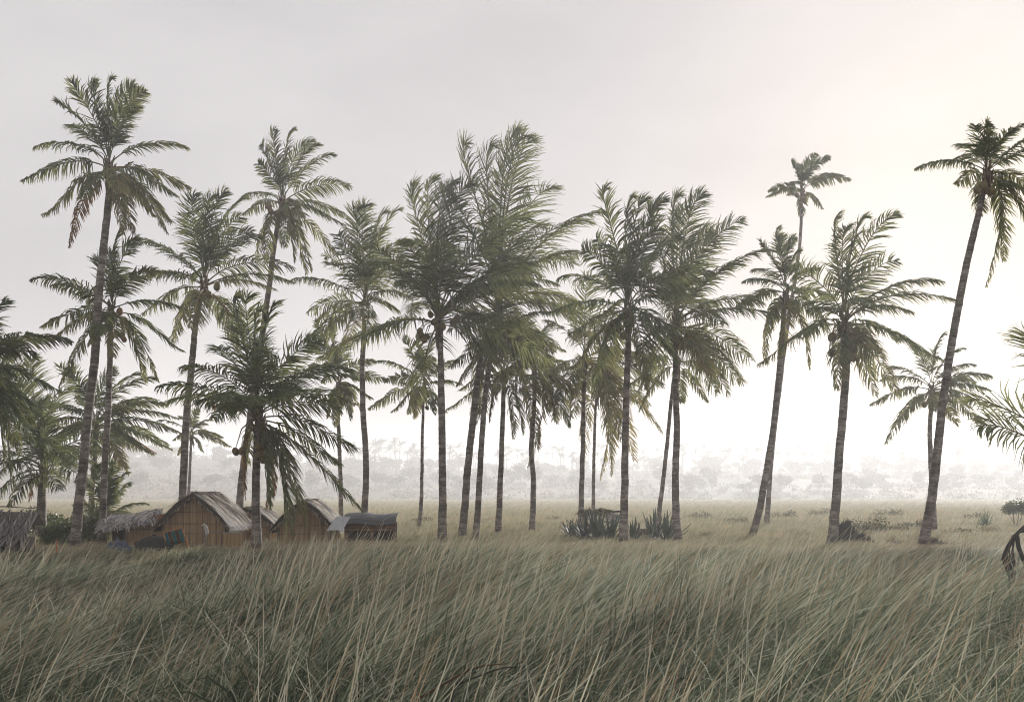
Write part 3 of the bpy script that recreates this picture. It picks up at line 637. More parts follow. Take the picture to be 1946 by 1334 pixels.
def gable_hut(label, px, Y, W, D, zr, ze, yaw=0.0, over=0.14, seed=1, battens=(0.5, 0.8), n_thatch=700, matL=True):
    rg = np.random.default_rng(seed)
    X = (px - CX) / FPX * Y
    gz = float(ground_z(X, Y))
    root = thing('thatched_hut', label, 'hut', (X, Y, gz)); root.rotation_euler = (0, 0, yaw)
    zr -= gz; ze -= gz
    # reed gable walls and side walls: each reed a thin half round cane
    def reed_wall(pts_top, y0, axis):
        mb = MB()
        n = int(W / 0.034) if axis == 'x' else int(D / 0.036)
        for i in range(n):
            u = (i + 0.5) / n
            if axis == 'x':
                x = -W / 2 + W * u; top = ze + (zr - ze) * (1 - abs(2 * u - 1)) - 0.02; w = W / n
                c = np.array([x, y0, 0]); dx = np.array([w / 2, 0, 0]); dn = np.array([0, -0.012 if y0 <= 0 else 0.012, 0])
            else:
                top = ze - 0.01; w = D / n
                c = np.array([y0, D * u, 0]); dx = np.array([0, w / 2, 0]); dn = np.array([0.012 * np.sign(y0), 0, 0])
            j = rg.normal(0, 0.004)
            b0, b1 = c - dx, c + dx
            zt = np.array([0, 0, top + rg.normal(0, 0.01)]); z0 = np.array([0, 0, -0.1])
            m0 = c + dn * (1 + rg.uniform(-.4, .8)) + [j, j, 0]
            mb.add([b0 + z0, m0 + z0, b1 + z0, b0 + zt, m0 + zt, b1 + zt], [(0, 1, 4, 3), (1, 2, 5, 4)], rg.normal(0.0, 0.34))
        mb.build('reed_wall', M['reed'], root)
    reed_wall(None, 0.0, 'x'); reed_wall(None, D, 'x'); reed_wall(None, W / 2, 'y'); reed_wall(None, -W / 2, 'y')
    for k in battens:
        z = ze * k if k <= 1 else ze + (zr - ze) * (k - 1)
        hw = W / 2 if k <= 1 else W / 2 * (2 - k)
        mb = MB(); mb.tube([(-hw, -0.03, z + rg.normal(0, .01)), (0, -0.034, z + rg.normal(0, 0.012)), (hw, -0.03, z + rg.normal(0, .01))], 0.011, 6)
        mb.build('batten', M['wood'], root)
    for sx in (-1, 1):
        mb = MB(); mb.tube([(sx * (W / 2 + 0.02), -0.03, -0.1), (sx * (W / 2 + 0.02), -0.03, ze)], 0.028, 7)
        mb.build('corner_post', M['wood'], root)
    # roof: two slopes of thick layered leaf thatch
    ew = W / 2 + over * 1.6; slope = (zr - ze) / (W / 2); zeo = zr - slope * ew
    mb = MB()
    y0, y1 = -over * 1.5, D + over
    ny = 9
    for sx in (-1, 1):
        g = []
        for i in range(ny):
            yy = y0 + (y1 - y0) * i / (ny - 1)
            for j in range(7):
                t = j / 6
                th = 0.11 + 0.03 * rg.random()
                g.append((sx * ew * t, yy + rg.normal(0, 0.015), zr + (zeo - zr) * t + th + 0.10 * math.sin(t * 3.14) + rg.normal(0, 0.01) - 0.05 * t * t))
        low = [(p[0], p[1], zr + (zeo - zr) * abs(p[0]) / ew - 0.015 - (0.04 if abs(p[0]) > ew * .9 else 0)) for p in g]
        n = len(g); f = []
        for i in range(ny - 1):
            for j in range(6):
                a = i * 7 + j
                f.append((a, a + 1, a + 8, a + 7)); f.append((n + a, n + a + 7, n + a + 8, n + a + 1))
        for i in range(ny - 1): a = i * 7 + 6; f.append((a, a + 7, n + a + 7, n + a)); 
        for j in range(6):
            f.append((j, n + j, n + j + 1, j + 1)); a = (ny - 1) * 7 + j; f.append((a, a + 1, n + a + 1, n + a))
        mb.add(g + low, f, 0.05)
    roof = mb.build('thatch_roof', M['thatch'], root)
    mb = MB()
    for i in range(n_thatch):
        sx = rg.choice([-1, 1]); t0 = rg.uniform(-0.02, 0.86); ln_ = rg.uniform(0.15, 0.40)
        yy = rg.uniform(y0, y1); yb = yy + rg.normal(0, 0.20)
        t1 = min(t0 + ln_, rg.uniform(1.02, 1.16))
        lift = 0.085 + 0.11 * rg.random() ** 2
        f = lambda t, y, l: np.array([sx * ew * t, y, zr + (zeo - zr) * t + l + 0.05 + 0.10 * math.sin(min(max(t, 0), 1) * 3.14) - 0.05 * t * t])
        strip(mb, f(t0, yy, lift - 0.03), f(t1, yb, lift), rg.uniform(0.022, 0.06), np.array([0, 1.0, 0.2 * rg.normal()]), rg, rg.uniform(0.0, 1.0), 0.02)
    for i in range(90):                                      # leaf ends that cross over the ridge
        sx = rg.choice([-1, 1]); yy = rg.uniform(y0, y1)
        a = np.array([sx * .10, yy, zr + .12 + .04 * rg.random()]); b = np.array([-sx * rg.uniform(.05, .25), yy + rg.normal(0, .1), zr + rg.uniform(.05, .17)])
        strip(mb, a, b, rg.uniform(.02, .05), np.array([0.1, 1, 0.3 * rg.normal()]), rg, rg.uniform(0, 0.9))
    for i in range(170):                                     # ragged ends along the eaves and the front verge
        sx = rg.choice([-1, 1]); yy = rg.uniform(y0, y1)
        a = np.array([sx * ew * 0.93, yy, zr + (zeo - zr) * 0.93 + 0.02]); b = a + np.array([sx * rg.uniform(.04, .14), rg.normal(0, .05), -rg.uniform(.08, .22)])
        strip(mb, a, b, rg.uniform(.015, .04), np.array([0, 1, 0]), rg, rg.uniform(0, 0.9))
        t = rg.uniform(0, 1)
        a = np.array([sx * ew * t, y0 + 0.03, zr + (zeo - zr) * t + 0.05]); b = a + np.array([sx * rg.uniform(-.02, .1), -rg.uniform(.03, .14), -rg.uniform(.05, .17)])
        strip(mb, a, b, rg.uniform(.015, .04), np.array([1, 0, 0.4]), rg, rg.uniform(0, 0.9))
    o = mb.build('loose_thatch', M['thatch'], roof); o['kind'] = 'stuff'
    return root, gz

# H2: the large hut, H3: the hut behind the hanging frond, one more roof in between
hut_a, gza = gable_hut('largest reed hut with a shaggy thatched gable roof, behind the pale wrapped post', 369, 30.5, 1.86, 2.6, 2.11, 1.30, 0.02, seed=4, battens=(0.12, 0.97, 1.42), n_thatch=950)
hut_b, gzb = gable_hut('reed hut with a steep thatched gable half hidden by a big hanging palm frond', 579, 31.5, 1.62, 1.9, 1.88, 1.20, 0.0, seed=6, battens=(0.1, 0.62, 1.02))
hut_c, gzc = gable_hut('low dark thatched hut showing only its roof behind the largest hut', 470, 34.5, 1.5, 1.6, 1.60, 1.20, 0.0, seed=8, n_thatch=400)

# reed mat panel leaning beside the big hut, with a pale rolled edge
rg = np.random.default_rng(21)
def mat_panel(label, pa, pb, Y, zb, zt):
    X0, X1 = (pa - CX) / FPX * Y, (pb - CX) / FPX * Y
    root = thing('reed_panel', label, 'reed panel', ((X0 + X1) / 2, Y, zb))
    w = X1 - X0; h = zt - zb
    mb = MB(); n = int(w / 0.03)
    for i in range(n):
        x = -w / 2 + w * (i + .5) / n; z1 = h + rg.normal(0, .012)
        mb.add([(x - w / n / 2, 0, -.1), (x, -.012, -.1), (x + w / n / 2, 0, -.1), (x - w / n / 2, 0.06, z1), (x, .048, z1), (x + w / n / 2, 0.06, z1)], [(0, 1, 4, 3), (1, 2, 5, 4)], rg.normal(0.15, 0.3))
    mb.build('reed_mat', M['reed'], root)
    for z in (h, 0.28 * h):
        mb = MB(); mb.tube([(-w / 2 - .02, 0.02 + .04 * z / h - .03, z - 0.03), (0, 0.02 + .04 * z / h - .035, z - .005), (w / 2 + .03, 0.02 + .04 * z / h - .03, z + 0.02)], 0.016, 6)
        mb.build('rail', M['cloth'], root)
    return root
mat_panel('pale edged reed mat panel propped beside the doorway of the largest hut', 424, 461, 29.6, 0.42, 1.05)

# bamboo rail and wrapped post in front of the big hut
Yf = 29.6
f0, f1 = at(312, 1015, Yf), at(425, 1011, Yf)
root = thing('rail_fence', 'single bamboo rail on two thin stakes across the front of the largest hut', 'fence', (f0[0], Yf, 0.48))
mb = MB(); mb.tube([np.zeros(3) + (0, 0, f0[2] - .48), (0.9, -.01, (f0[2] + f1[2]) / 2 - .47), (f1[0] - f0[0], 0, f1[2] - .48)], [.017, .02, .016], 7, 0.3); mb.build('rail', M['wood'], root)
for x in (0.06, f1[0] - f0[0] - .08):
    mb = MB(); mb.tube([(x, .03, -.2), (x + .01, .03, f0[2] - .42)], .018, 6); mb.build('stake', M['wood'], root)
p0 = at(390, 1036, 29.3)
root = thing('wrapped_post', 'weathered post topped by a pale cloth bundle in front of the largest hut', 'post', (p0[0], 29.3, 0.46))
mb = MB(); mb.tube([(0.02, 0, -.3), (0.01, 0, .3), (-.03, 0, .68)], [.062, .058, .05], 8); mb.build('post', M['wood'], root)
mb = MB()
mb.tube([(-.12, -.01, .78), (-.09, -.01, .81), (-.04, 0, .83), (0.0, 0, .80), (.03, 0, .70), (.045, 0, .59), (.02, 0, .48)], [.008, .02, .04, .05, .06, .058, .03], 9); mb.build('cloth_wrap', M['cloth'], root, True)

# low shed on the left of the big hut
Ys = 31.0
root = thing('low_shed', 'low open fronted shed with grey frond thatch left of the largest hut', 'shed', ((258 - CX) / FPX * Ys, Ys, 0.5))
w = 110 / FPX * Ys
mb = MB(); n = 40
for i in range(n):
    x = -0.30 + 1.15 * (i + .5) / n
    mb.add([(x - .015, 0, -.1), (x, -.012, -.1), (x + .015, 0, -.1), (x - .015, 0, .72), (x, -.012, .72), (x + .015, 0, .72)], [(0, 1, 4, 3), (1, 2, 5, 4)], rg.normal(-0.05, 0.25))
mb.build('reed_wall', M['reed'], root)
for z in (0.12, 0.58):
    mb = MB(); mb.tube([(-.95, -.03, z), (0, -.035, z + .015), (.85, -.03, z - .01)], .012, 6); mb.build('batten', M['wood'], root)
for x in (-.92, -.31, .84):
    mb = MB(); mb.tube([(x, -.02, -.2), (x + .01, -.02, .75)], .03, 7); mb.build('corner_post', M['wood'], root)
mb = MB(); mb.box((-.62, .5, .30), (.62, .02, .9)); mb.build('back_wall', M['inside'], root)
mb = MB()
for i in range(900):
    x = rg.uniform(-1.02, .6); t = rg.uniform(-.05, .85)
    a = np.array([x, .75 - 1.15 * t, 1.10 + .10 * math.sin(x * 2.1) - 0.36 * t * t + .05 * rg.random()]); dx = rg.choice([-1, 1]) * rg.uniform(.05, .3)
    b = a + np.array([dx, -.30, -rg.uniform(.06, .26)])
    strip(mb, a, b, rg.uniform(.03, .06), unit(np.array([1, 0.1, .5 * rg.normal()])), rg, rg.uniform(0, 1), .05)
mb.box((-.22, .24, .88), (1.5, 1.0, .05), np.array([[1, 0, 0], [0, math.cos(.3), -math.sin(.3)], [0, math.sin(.3), math.cos(.3)]]), .1)
o = mb.build('thatch_roof', M['grey_thatch'], root); o['kind'] = 'stuff'
mb = MB()
for i in range(130):
    a = np.array([rg.uniform(.58, .85), rg.uniform(-.1, .3), rg.uniform(.85, 1.08)]); b = a + np.array([rg.normal(.02, .1), -rg.uniform(.03, .2), -rg.uniform(.08, .28)])
    strip(mb, a, b, rg.uniform(.02, .05), unit(np.array([1, 0, rg.normal()])), rg, rg.uniform(0, 1), .03)
o = mb.build('rust_thatch', M['rust_thatch'], root); o['label'] = 'rust coloured dry thatch tuft at the corner'

# grey thatched hut at the frame edge: slope toward the eye covered with whole fronds
Yg = 27.6
root = thing('thatched_hut', 'grey hut at the frame edge draped with whole dry palm fronds', 'hut', ((-8 - CX) / FPX * Yg, Yg, 0.44))
mb = MB(); 
for sx in (-1, 1): pass
mb.add([(-1.3, .55, 1.26), (.88, .55, 1.24), (.90, -.18, .62), (-1.3, -.18, .60), (-1.3, .6, 1.20), (.88, .6, 1.18), (.90, -.16, .55), (-1.3, -.16, .54)],
       [(0, 3, 2, 1), (4, 5, 6, 7), (0, 1, 5, 4), (3, 7, 6, 2), (1, 2, 6, 5), (0, 4, 7, 3)], .05)
mb.add([(-1.3, .6, 1.26), (.88, .6, 1.24), (.90, .95, .85), (-1.3, .95, .85)], [(0, 1, 2, 3)], .05)
roof = mb.build('thatch_roof', M['grey_thatch'], root)
for xm in (-1.05, -.72, -.40, -.08, .14, .46, .74):
    mb = MB()
    top = np.array([xm, .56 + rg.normal(0, .02), 1.31]); bot = np.array([xm + rg.normal(.02, .05), -.28, .50 + rg.normal(0, .03)])
    mid = (top + bot) / 2 + np.array([0, -.03, .03])
    mb.tube([top, mid, bot], [.022, .018, .01], 5, .75)
    for i in range(140):
        t = rg.uniform(.02, 1); s = rg.choice([-1, 1])
        a = top + (bot - top) * t + np.array([0, -.03, .02]); l_ = rg.uniform(.16, .34)
        b = a + np.array([s * l_ * rg.uniform(.35, .75), -.12 - .2 * rg.random(), -.25 * rg.uniform(.7, 1.3)])
        strip(mb, a, b, rg.uniform(.03, .06), unit(np.array([.5, -.2, 1.0])), rg, rg.uniform(.1, 1), .05)
    mb.build('dry_frond', M['grey_thatch'], root)
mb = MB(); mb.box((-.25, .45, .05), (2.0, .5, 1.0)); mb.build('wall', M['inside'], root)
for x in (-1.1, -.2, .80):
    mb = MB(); mb.tube([(x, -.10, -.3), (x + .015, -.10, .58)], .035, 7); mb.build('post', M['wood'], root)
mb = MB(); mb.tube([(-1.3, .55, 1.36), (0, .52, 1.40), (.88, .55, 1.34)], [.014, .016, .010], 6, .3); mb.build('ridge_pole', M['wood'], root)

# shack with black tarpaulin roof, logs and leaning tin sheet
Yk = 31.5
root = thing('log_shack', 'low shack of stacked red brown logs under a black tarpaulin roof', 'shack', ((700 - CX) / FPX * Yk, Yk, 0.5))
def prof_roof(u): return 1.02 + .05 * math.sin(u * math.pi) 
mb = MB(); nx, ny = 14, 7; g = []
for i in range(nx + 1):
    x = -.80 + 1.68 * i / nx
    for j in range(ny + 1):
        t = j / ny
        y = -.20 + 1.15 * t
        g.append((x, y, .80 + .27 * math.sin(min(t * 2.2, 1.57)) + .03 * math.sin(i * .5) + rg.normal(0, .006) - (.05 if j == 0 else 0)))
f = [(i * (ny + 1) + j, (i + 1) * (ny + 1) + j, (i + 1) * (ny + 1) + j + 1, i * (ny + 1) + j + 1) for i in range(nx) for j in range(ny)]
low = [(p[0], p[1], p[2] - .02) for p in g]; N0 = len(g)
f += [tuple(N0 + q for q in fc[::-1]) for fc in f]
for i in range(nx): a, b = i * (ny + 1), (i + 1) * (ny + 1); f.append((a, N0 + a, N0 + b, b))
for j in range(ny):
    a = nx * (ny + 1) + j; f.append((a, N0 + a, N0 + a + 1, a + 1)); f.append((j + 1, N0 + j + 1, N0 + j, j))
mb.add(g + low, f); mb.build('tarpaulin', M['tarp'], root)
for k, (z, r) in enumerate(((.76, .055), (.655, .05), (.56, .045))):
    mb = MB(); mb.tube([(-.74, -.08, z), (-.2, -.09 + rg.normal(0, .02), z + rg.normal(0, .012)), (.35, -.08, z + rg.normal(0, .012)), (.86, -.08, z - .01)], [r, r * 1.1, r, r * .85], 8)
    mb.build('log', M['red_wood'], root, True)
for x in (-.72, .1, .82):
    mb = MB(); mb.tube([(x, .0, -.25), (x + .01, 0, .78)], .045, 7); mb.build('post', M['red_wood'], root)
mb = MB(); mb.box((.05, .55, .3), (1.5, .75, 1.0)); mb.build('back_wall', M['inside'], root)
c = at(641, 995, 31.1)
mb = MB(); n = 22; pv, ff = [], []
for i in range(n + 1):
    u = i / n
    for t in (0, 1):
        zc = (1 - t) * .42; xx = (-.30 if t else -.06) + (.50 if t else .46) * u
        pv.append((xx, -.25 + .32 * (1 - t) + .010 * math.cos(u * n * 1.4), zc - .21 + .02 * math.sin(u * 3)))
for i in range(n): ff.append((2 * i, 2 * i + 1, 2 * i + 3, 2 * i + 2))
q = len(pv); pv += [(a, b + .006, z) for a, b, z in pv]; ff += [tuple(q + k for k in fc[::-1]) for fc in ff]
mb.add(pv, ff); o = mb.build('tin_sheet', M['tin'], None, False, tuple(c + np.array([0, 0.0, 0.0])))
tag(o, 'pale grey corrugated tin sheet propped against the end of the log shack', 'tin sheet')

# deck chairs, dark tub, blue cloth heap, red stake beside the huts
def chair_row():
    """striped canvas lounger seen from behind: wide sling of teal and brown bands in an orange wooden frame"""
    Yc = 28.3; a = at(338, 1040, Yc)
    root = thing('deck_chair', 'tilted deck chair with teal and brown striped canvas in an orange wooden frame', 'deck chair', (a[0], Yc, float(ground_z(a[0], Yc)) + .06))
    root.rotation_euler = (0, R(-14), R(18)); root.scale = (.78, .78, .72)
    w = .62
    nx_ = 5
    for i in range(nx_):
        x0 = -w / 2 + w * i / nx_; x1 = x0 + w / nx_ - .008
        pts = [(.30, .85 - .0), ]
        prof = [(-.10, .78), (.06, .50), (.22, .30), (.45, .22), (.62, .28)]
        v, f2 = [], []
        for y, z in prof: v += [(x0, y, z), (x1, y, z)]
        for k in range(len(prof) - 1): f2.append((2 * k, 2 * k + 1, 2 * k + 3, 2 * k + 2))
        m0 = len(v); v += [(x, y - .012, z - .006) for x, y, z in v]; f2 += [tuple(m0 + k for k in fc[::-1]) for fc in f2]
        mb = MB(); mb.add(v, f2)
        mb.build('canvas_band', M['teal'] if i % 2 == 0 else M['brown_canvas'], root)
    for sx in (-1, 1):
        mb = MB(); mb.tube([(sx * (w / 2 + .03), -.13, .84), (sx * (w / 2 + .03), .62, -.05)], .022, 6); mb.build('side_rail', M['orange_wood'], root)
        mb = MB(); mb.tube([(sx * (w / 2 + .06), .66, .34), (sx * (w / 2 + .06), -.22, -.05)], .022, 6); mb.build('leg', M['orange_wood'], root)
    for y, z in ((-.12, .82), (.64, .32)):
        mb = MB(); mb.tube([(-w / 2 - .06, y, z), (w / 2 + .06, y, z)], .02, 6); mb.build('crossbar', M['orange_wood'], root)
chair_row()
a = at(293, 1046, 28.5)
root = thing('black_boat', 'dark upturned dugout hull lying in the grass beside the deck chair', 'boat', (a[0], 28.5, float(ground_z(a[0], 28.5))))
v, f = [], []
for i in range(13):
    u = i / 12 * 2 - 1; wd = .30 * (1 - abs(u) ** 2.4) + .02; hh = .48 * (1 - .45 * u * u)
    for j in range(9):
        th = math.pi * j / 8
        v.append((u * .55, math.cos(th) * wd * 1.3, math.sin(th) * hh))
for i in range(12):
    for j in range(8): f.append((i * 9 + j, i * 9 + j + 1, (i + 1) * 9 + j + 1, (i + 1) * 9 + j))
mb = MB(); mb.add(v, f); mb.build('hull', M['char'], root, True)
mb = MB(); mb.tube([(-.57, 0, .27), (0, 0, .50), (.57, 0, .27)], .015, 5); mb.build('keel', M['char'], root)
a = at(225, 1046, 28.2)
mb = MB(); v, f = [], []
for i in range(12):
    for j in range(8):
        u, w_ = i / 11, j / 7
        v.append(((u - .5) * .8, (w_ - .5) * .5, .30 * math.sin(u * 3.14) * math.sin(w_ * 3.14) * (1 + .4 * math.sin(i * 2.1 + j)) + .02))
for i in range(11):
    for j in range(7): f.append((i * 8 + j, (i + 1) * 8 + j, (i + 1) * 8 + j + 1, i * 8 + j + 1))
mb.add(v, f); o = mb.build('cloth_heap', M['blue_cloth'], None, True, (a[0], 28.2, float(ground_z(a[0], 28.2)) + .05)); tag(o, 'crumpled dark blue cloth lying in the grass below the low shed', 'cloth')
a = at(107, 1030, 27.2)
mb = MB(); mb.tube([(0, 0, -.3), (.01, 0, .3), (-.005, 0, .55)], [.02, .018, .012], 6); o = mb.build('stake', M['red_paint'], None, False, (a[0], 27.2, float(ground_z(a[0], 27.2)))); tag(o, 'short orange red stake in front of the leafy bush', 'stake')
a = at(62, 1030, 26.9)
mb = MB(); mb.tube([(0, 0, -.3), (0, 0, .2), (.01, 0, .48)], [.075, .07, .055], 8); mb.tube([(-.03, -.02, .44), (.02, -.02, .52)], [.05, .02], 6); o = mb.build('wooden_stump', M['wood'], None, False, (a[0], 26.9, float(ground_z(a[0], 26.9)))); tag(o, 'short pale wooden stump in front of the grey frond draped hut', 'stump')

# ------------------------------------------------------------------ collapsed shelter among the sisal
Yd = 36.0
c = at(1145, 1010, Yd)
root = thing('collapsed_shelter', 'collapsed palm thatch shelter with a dark ridge pole behind the sisal plants', 'shelter', (c[0], Yd, .5))
mb = MB(); mb.tube([(-.15, 0, 1.12), (.3, 0, 1.05), (.75, 0, 1.07)], [.05, .04, .03], 6); mb.build('ridge_pole', M['char'], root)
for x in (-.70, -.1, .62):
    mb = MB(); mb.tube([(x, 0, -.2), (x + .03, .02, 1.0)], .035, 6); mb.build('post', M['wood'], root)
mb = MB()
for i in range(200):
    x = rg.uniform(-.85, .2); a = np.array([x, rg.uniform(-.2, .3), 1.14 - .1 * abs(x + .2) + rg.normal(0, .03)]); b = a + np.array([rg.normal(.1, .2), -rg.uniform(.1, .4), -rg.uniform(.02, .25)])
    strip(mb, a, b, rg.uniform(.03, .06), unit(np.array([1, .1, rg.normal()])), rg, rg.uniform(0, .7), .03)
o = mb.build('thatch_roof', M['thatch'], root); o['kind'] = 'stuff'
mb = MB(); v = [(.0, -.2, 1.02), (.45, -.22, 1.0), (.72, -.2, .95), (.1, -.35, .72), (.42, -.36, .66), (.75, -.32, .74)]
mb.add(v + [(x, y + .02, z) for x, y, z in v], [(0, 3, 4, 1), (1, 4, 5, 2), (6, 7, 10, 9), (7, 8, 11, 10), (0, 1, 7, 6), (1, 2, 8, 7), (3, 9, 10, 4), (4, 10, 11, 5)]); mb.build('torn_sheet', M['cloth'], root)
mb = MB(); mb.tube([(.05, -.3, .70), (.4, -.3, .66), (.78, -.3, .72)], .025, 6); mb.build('beam', M['char'], root)
for (px, lab) in ((1214, 'short grey stake standing between the sisal plants'),):
    a = at(px, 1020, 35); mb = MB(); mb.tube([(0, 0, -.3), (0, 0, .35), (.01, 0, .68)], [.05, .045, .04], 7); tag(mb.build('stake', M['wood'], None, False, (a[0], 35, .5)), lab, 'stake')
a = at(1228, 1008, 36.5); mb = MB(); mb.box((0, 0, .35), (.42, .3, .16)); mb.box((0, 0, .12), (.34, .26, .3)); tag(mb.build('wooden_block', M['wood'], None, False, (a[0], 36.5, .5)), 'low weathered wooden block behind the grey stake', 'block')

# ------------------------------------------------------------------ sisal plants: each leaf a part
def sisal_leaf():
    prof = [(0, .05), (.25, .06), (.6, .05), (.85, .025), (1.0, .003)]
    v, f, t = [], [], []
    for s, w_ in prof: v += [(-w_, .0, s), (0, .02, s), (w_, 0, s)]; t += [.2 + .1 * s + (.5 if s > .95 else 0)] * 3
    for i in range(len(prof) - 1):
        a = i * 3; f += [(a, a + 1, a + 4, a + 3), (a + 1, a + 2, a + 5, a + 4)]
    me = new_mesh('leaf', v, f, {'tint': t}); me.materials.append(M['sisal']); return me
SIS = sisal_leaf()
sis = [(1085, 36, .85, 15, 'sisal plant standing apart at the end of the spiky row'),
       (1112, 34.5, 1.15, 22, 'largest dark sisal rosette in front of the collapsed shelter'),
       (1135, 34.0, 1.25, 24, 'tall dense sisal rosette below the torn pale sheet'),
       (1160, 34.2, 1.05, 20, 'sisal rosette touching the front palm trunk'),
       (1202, 35, .95, 14, 'narrow sisal plant just right of the front palm trunk'),
       (1243, 35.5, 1.2, 18, 'upright sisal plant at the foot of the thin leaning trunk'),
       (1268, 34.8, 1.2, 16, 'sisal plant with stiff paired leaves beside the flared trunk')]
for px, Y, h, n, lab in sis:
    c = at(px, 1000, Y)
    root = thing('sisal_plant', lab, 'plant', (c[0], Y, float(ground_z(c[0], Y))), 'sisal plants under the palms')
    for i in range(n):
        o = link('leaf', SIS, None, root)
        tilt = R(8 + 62 * (i / n) ** 1.2 + rg.normal(0, 5)); o.rotation_euler = (tilt * rg.choice([1, 1]), 0, i * 2.4 + rg.normal(0, .3))
        s = h * rg.uniform(.75, 1.05); o.scale = (1.0, 1.0, s)

# ------------------------------------------------------------------ bushes, shrubs, mounds, dead branch
def leafy(n, lobes, size, rg, aspect=.5):
    """leaf quads spread through the volume of several lobes"""
    V = np.empty((n, 4, 3)); tint = np.empty((n, 4))
    which = rg.integers(0, len(lobes), n)
    L = np.array(lobes)
    d = unit(rg.normal(0, 1, (n, 3))) * (rg.random((n, 1)) ** .45)
    c = L[which, :3] + d * L[which, 3:6]
    a = unit(rg.normal(0, 1, (n, 3)) + np.array([.35, 0, .1])); b = unit(np.cross(a, rg.normal(0, 1, (n, 3))))
    s = size * rg.uniform(.6, 1.3, (n, 1))
    V[:, 0] = c; V[:, 1] = c + a * s * .5 + b * s * aspect * .5; V[:, 2] = c + a * s; V[:, 3] = c + a * s * .5 - b * s * aspect * .5
    tint[:] = np.clip(rg.normal(.4, .22, (n, 1)), 0, 1)
    return V.reshape(-1, 3), np.arange(n * 4).reshape(n, 4), tint.ravel()

def shrub(name, label, px, Y, lobes, n, size, mat, stems=5, group=None, cat='shrub', aspect=.5):
    X = (px - CX) / FPX * Y; gz = float(ground_z(X, Y))
    root = thing(name, label, cat, (X, Y, gz), group)
    v, f, t = leafy(n, lobes, size, rg, aspect)
    link('foliage', new_mesh('foliage', v, f, {'tint': t}), mat, root)
    mb = MB()
    for i in range(stems):
        L = lobes[i % len(lobes)]
        e = np.array(L[:3]) + rg.normal(0, .5, 3) * np.array(L[3:6])
        mb.tube([(rg.normal(0, .05), rg.normal(0, .05), -.1), e * .5 + rg.normal(0, .04, 3), e], [.03, .02, .008], 5)
    mb.build('stem', M['wood'], root)
    return root
shrub('leafy_bush', 'dense dark leafy bush behind the two leaning trunks on the left', 140, 31.8,
      [(-.55, 0, .45, .5, .5, .5), (.0, .1, .6, .5, .5, .55), (.5, .1, .75, .42, .5, .6), (.85, .2, .7, .35, .4, .6), (-.85, .1, .4, .3, .4, .42), (.2, -.2, .35, .8, .4, .4)], 5200, .105, M['bush'], 9)
shrub('leafy_bush', 'second dark bush under the short palm behind the grey frond draped hut', 60, 37,
      [(-.6, 0, .5, .6, .5, .5), (.1, .1, .7, .6, .5, .55), (.8, 0, .5, .5, .5, .5)], 3000, .12, M['bush'], 6)
shrub('round_shrub', 'small round topped bright green tree standing alone in the field on the right', 1930, 46, [(0, 0, 1.05, .52, .5, .36), (-.3, 0, .95, .3, .3, .25), (.35, 0, 1.0, .35, .3, .28)], 1700, .11, M['bush'], 4, cat='small tree')
shrubs = [(1520, 36, .45, 'low scrub bush between the spreading trunk base and the earth mound'), (1650, 40, .8, 'larger green scrub bush behind the earth mound'), (1700, 42, .55, 'sparse scrub bush right of the larger green scrub'),
          (1345, 36, .35, 'low scrub bush near the flared palm trunk'), (1820, 38, .5, 'scrub patch right of the tall curved trunk'), (1880, 40, .45, 'scrub clump below the tall grass tuft'), (770, 38, .45, 'small bush just right of the log shack'), (1740, 45, .5, 'scrub bush behind the tall curved trunk'),
          (800, 52, .5, 'low field bush by the foot of the crooked thin trunk'), (925, 55, .45, 'low field bush behind the leaning central trunks'), (1050, 58, .5, 'low field bush left of the sisal plants'), (1330, 60, .6, 'field bush beyond the flared palm trunk'),
          (1400, 52, .55, 'field bush left of the crossing pair of trunks'), (1490, 62, .7, 'field bush right of the crossing pair of trunks'), (1560, 70, .7, 'far field bush left of the backlit trunk'), (1690, 64, .8, 'far field bush between the backlit and the tall curved trunk'), (1850, 60, .6, 'far field bush left of the tall grass tuft')]
for px, Y, s, lab in shrubs:
    shrub('scrub_bush', lab, px, Y, [(-s * .6, 0, s * .4, s * .8, s * .6, s * .45), (s * .5, .1, s * .5, s * .7, s * .6, s * .5), (0, -.1, s * .35, s * 1.3, s * .6, s * .3)], int(900 * s + 300), .10, M['meadow'] if s < .5 else M['scrub'], 4, 'low scrub bushes in the field')

def grass_tuft(label, px, Y, h, n):
    X = (px - CX) / FPX * Y; mb = MB()
    for i in range(n):
        x0 = rg.normal(0, .12); hh = h * rg.uniform(.6, 1); ln_ = rg.uniform(.05, .35)
        a = np.array([x0, rg.normal(0, .12), 0]); w = .016
        pts = [a + np.array([ln_ * s * s, 0, hh * (s - .12 * s * s)]) for s in (0, .35, .7, 1)]
        v = []
        for k, p in enumerate(pts): ww = w * (1 - k / 3.3); v += [p - [ww, 0, 0], p + [ww, 0, 0]]
        mb.add(v, [(0, 1, 3, 2), (2, 3, 5, 4), (4, 5, 7, 6)], rg.uniform(.1, .5))
    tag(mb.build('grass_tuft', M['grass'], None, False, (X, Y, float(ground_z(X, Y)))), label, 'grass tuft')
grass_tuft('tall grass tuft standing above the field left of the small round topped tree', 1868, 44, 1.35, 60)

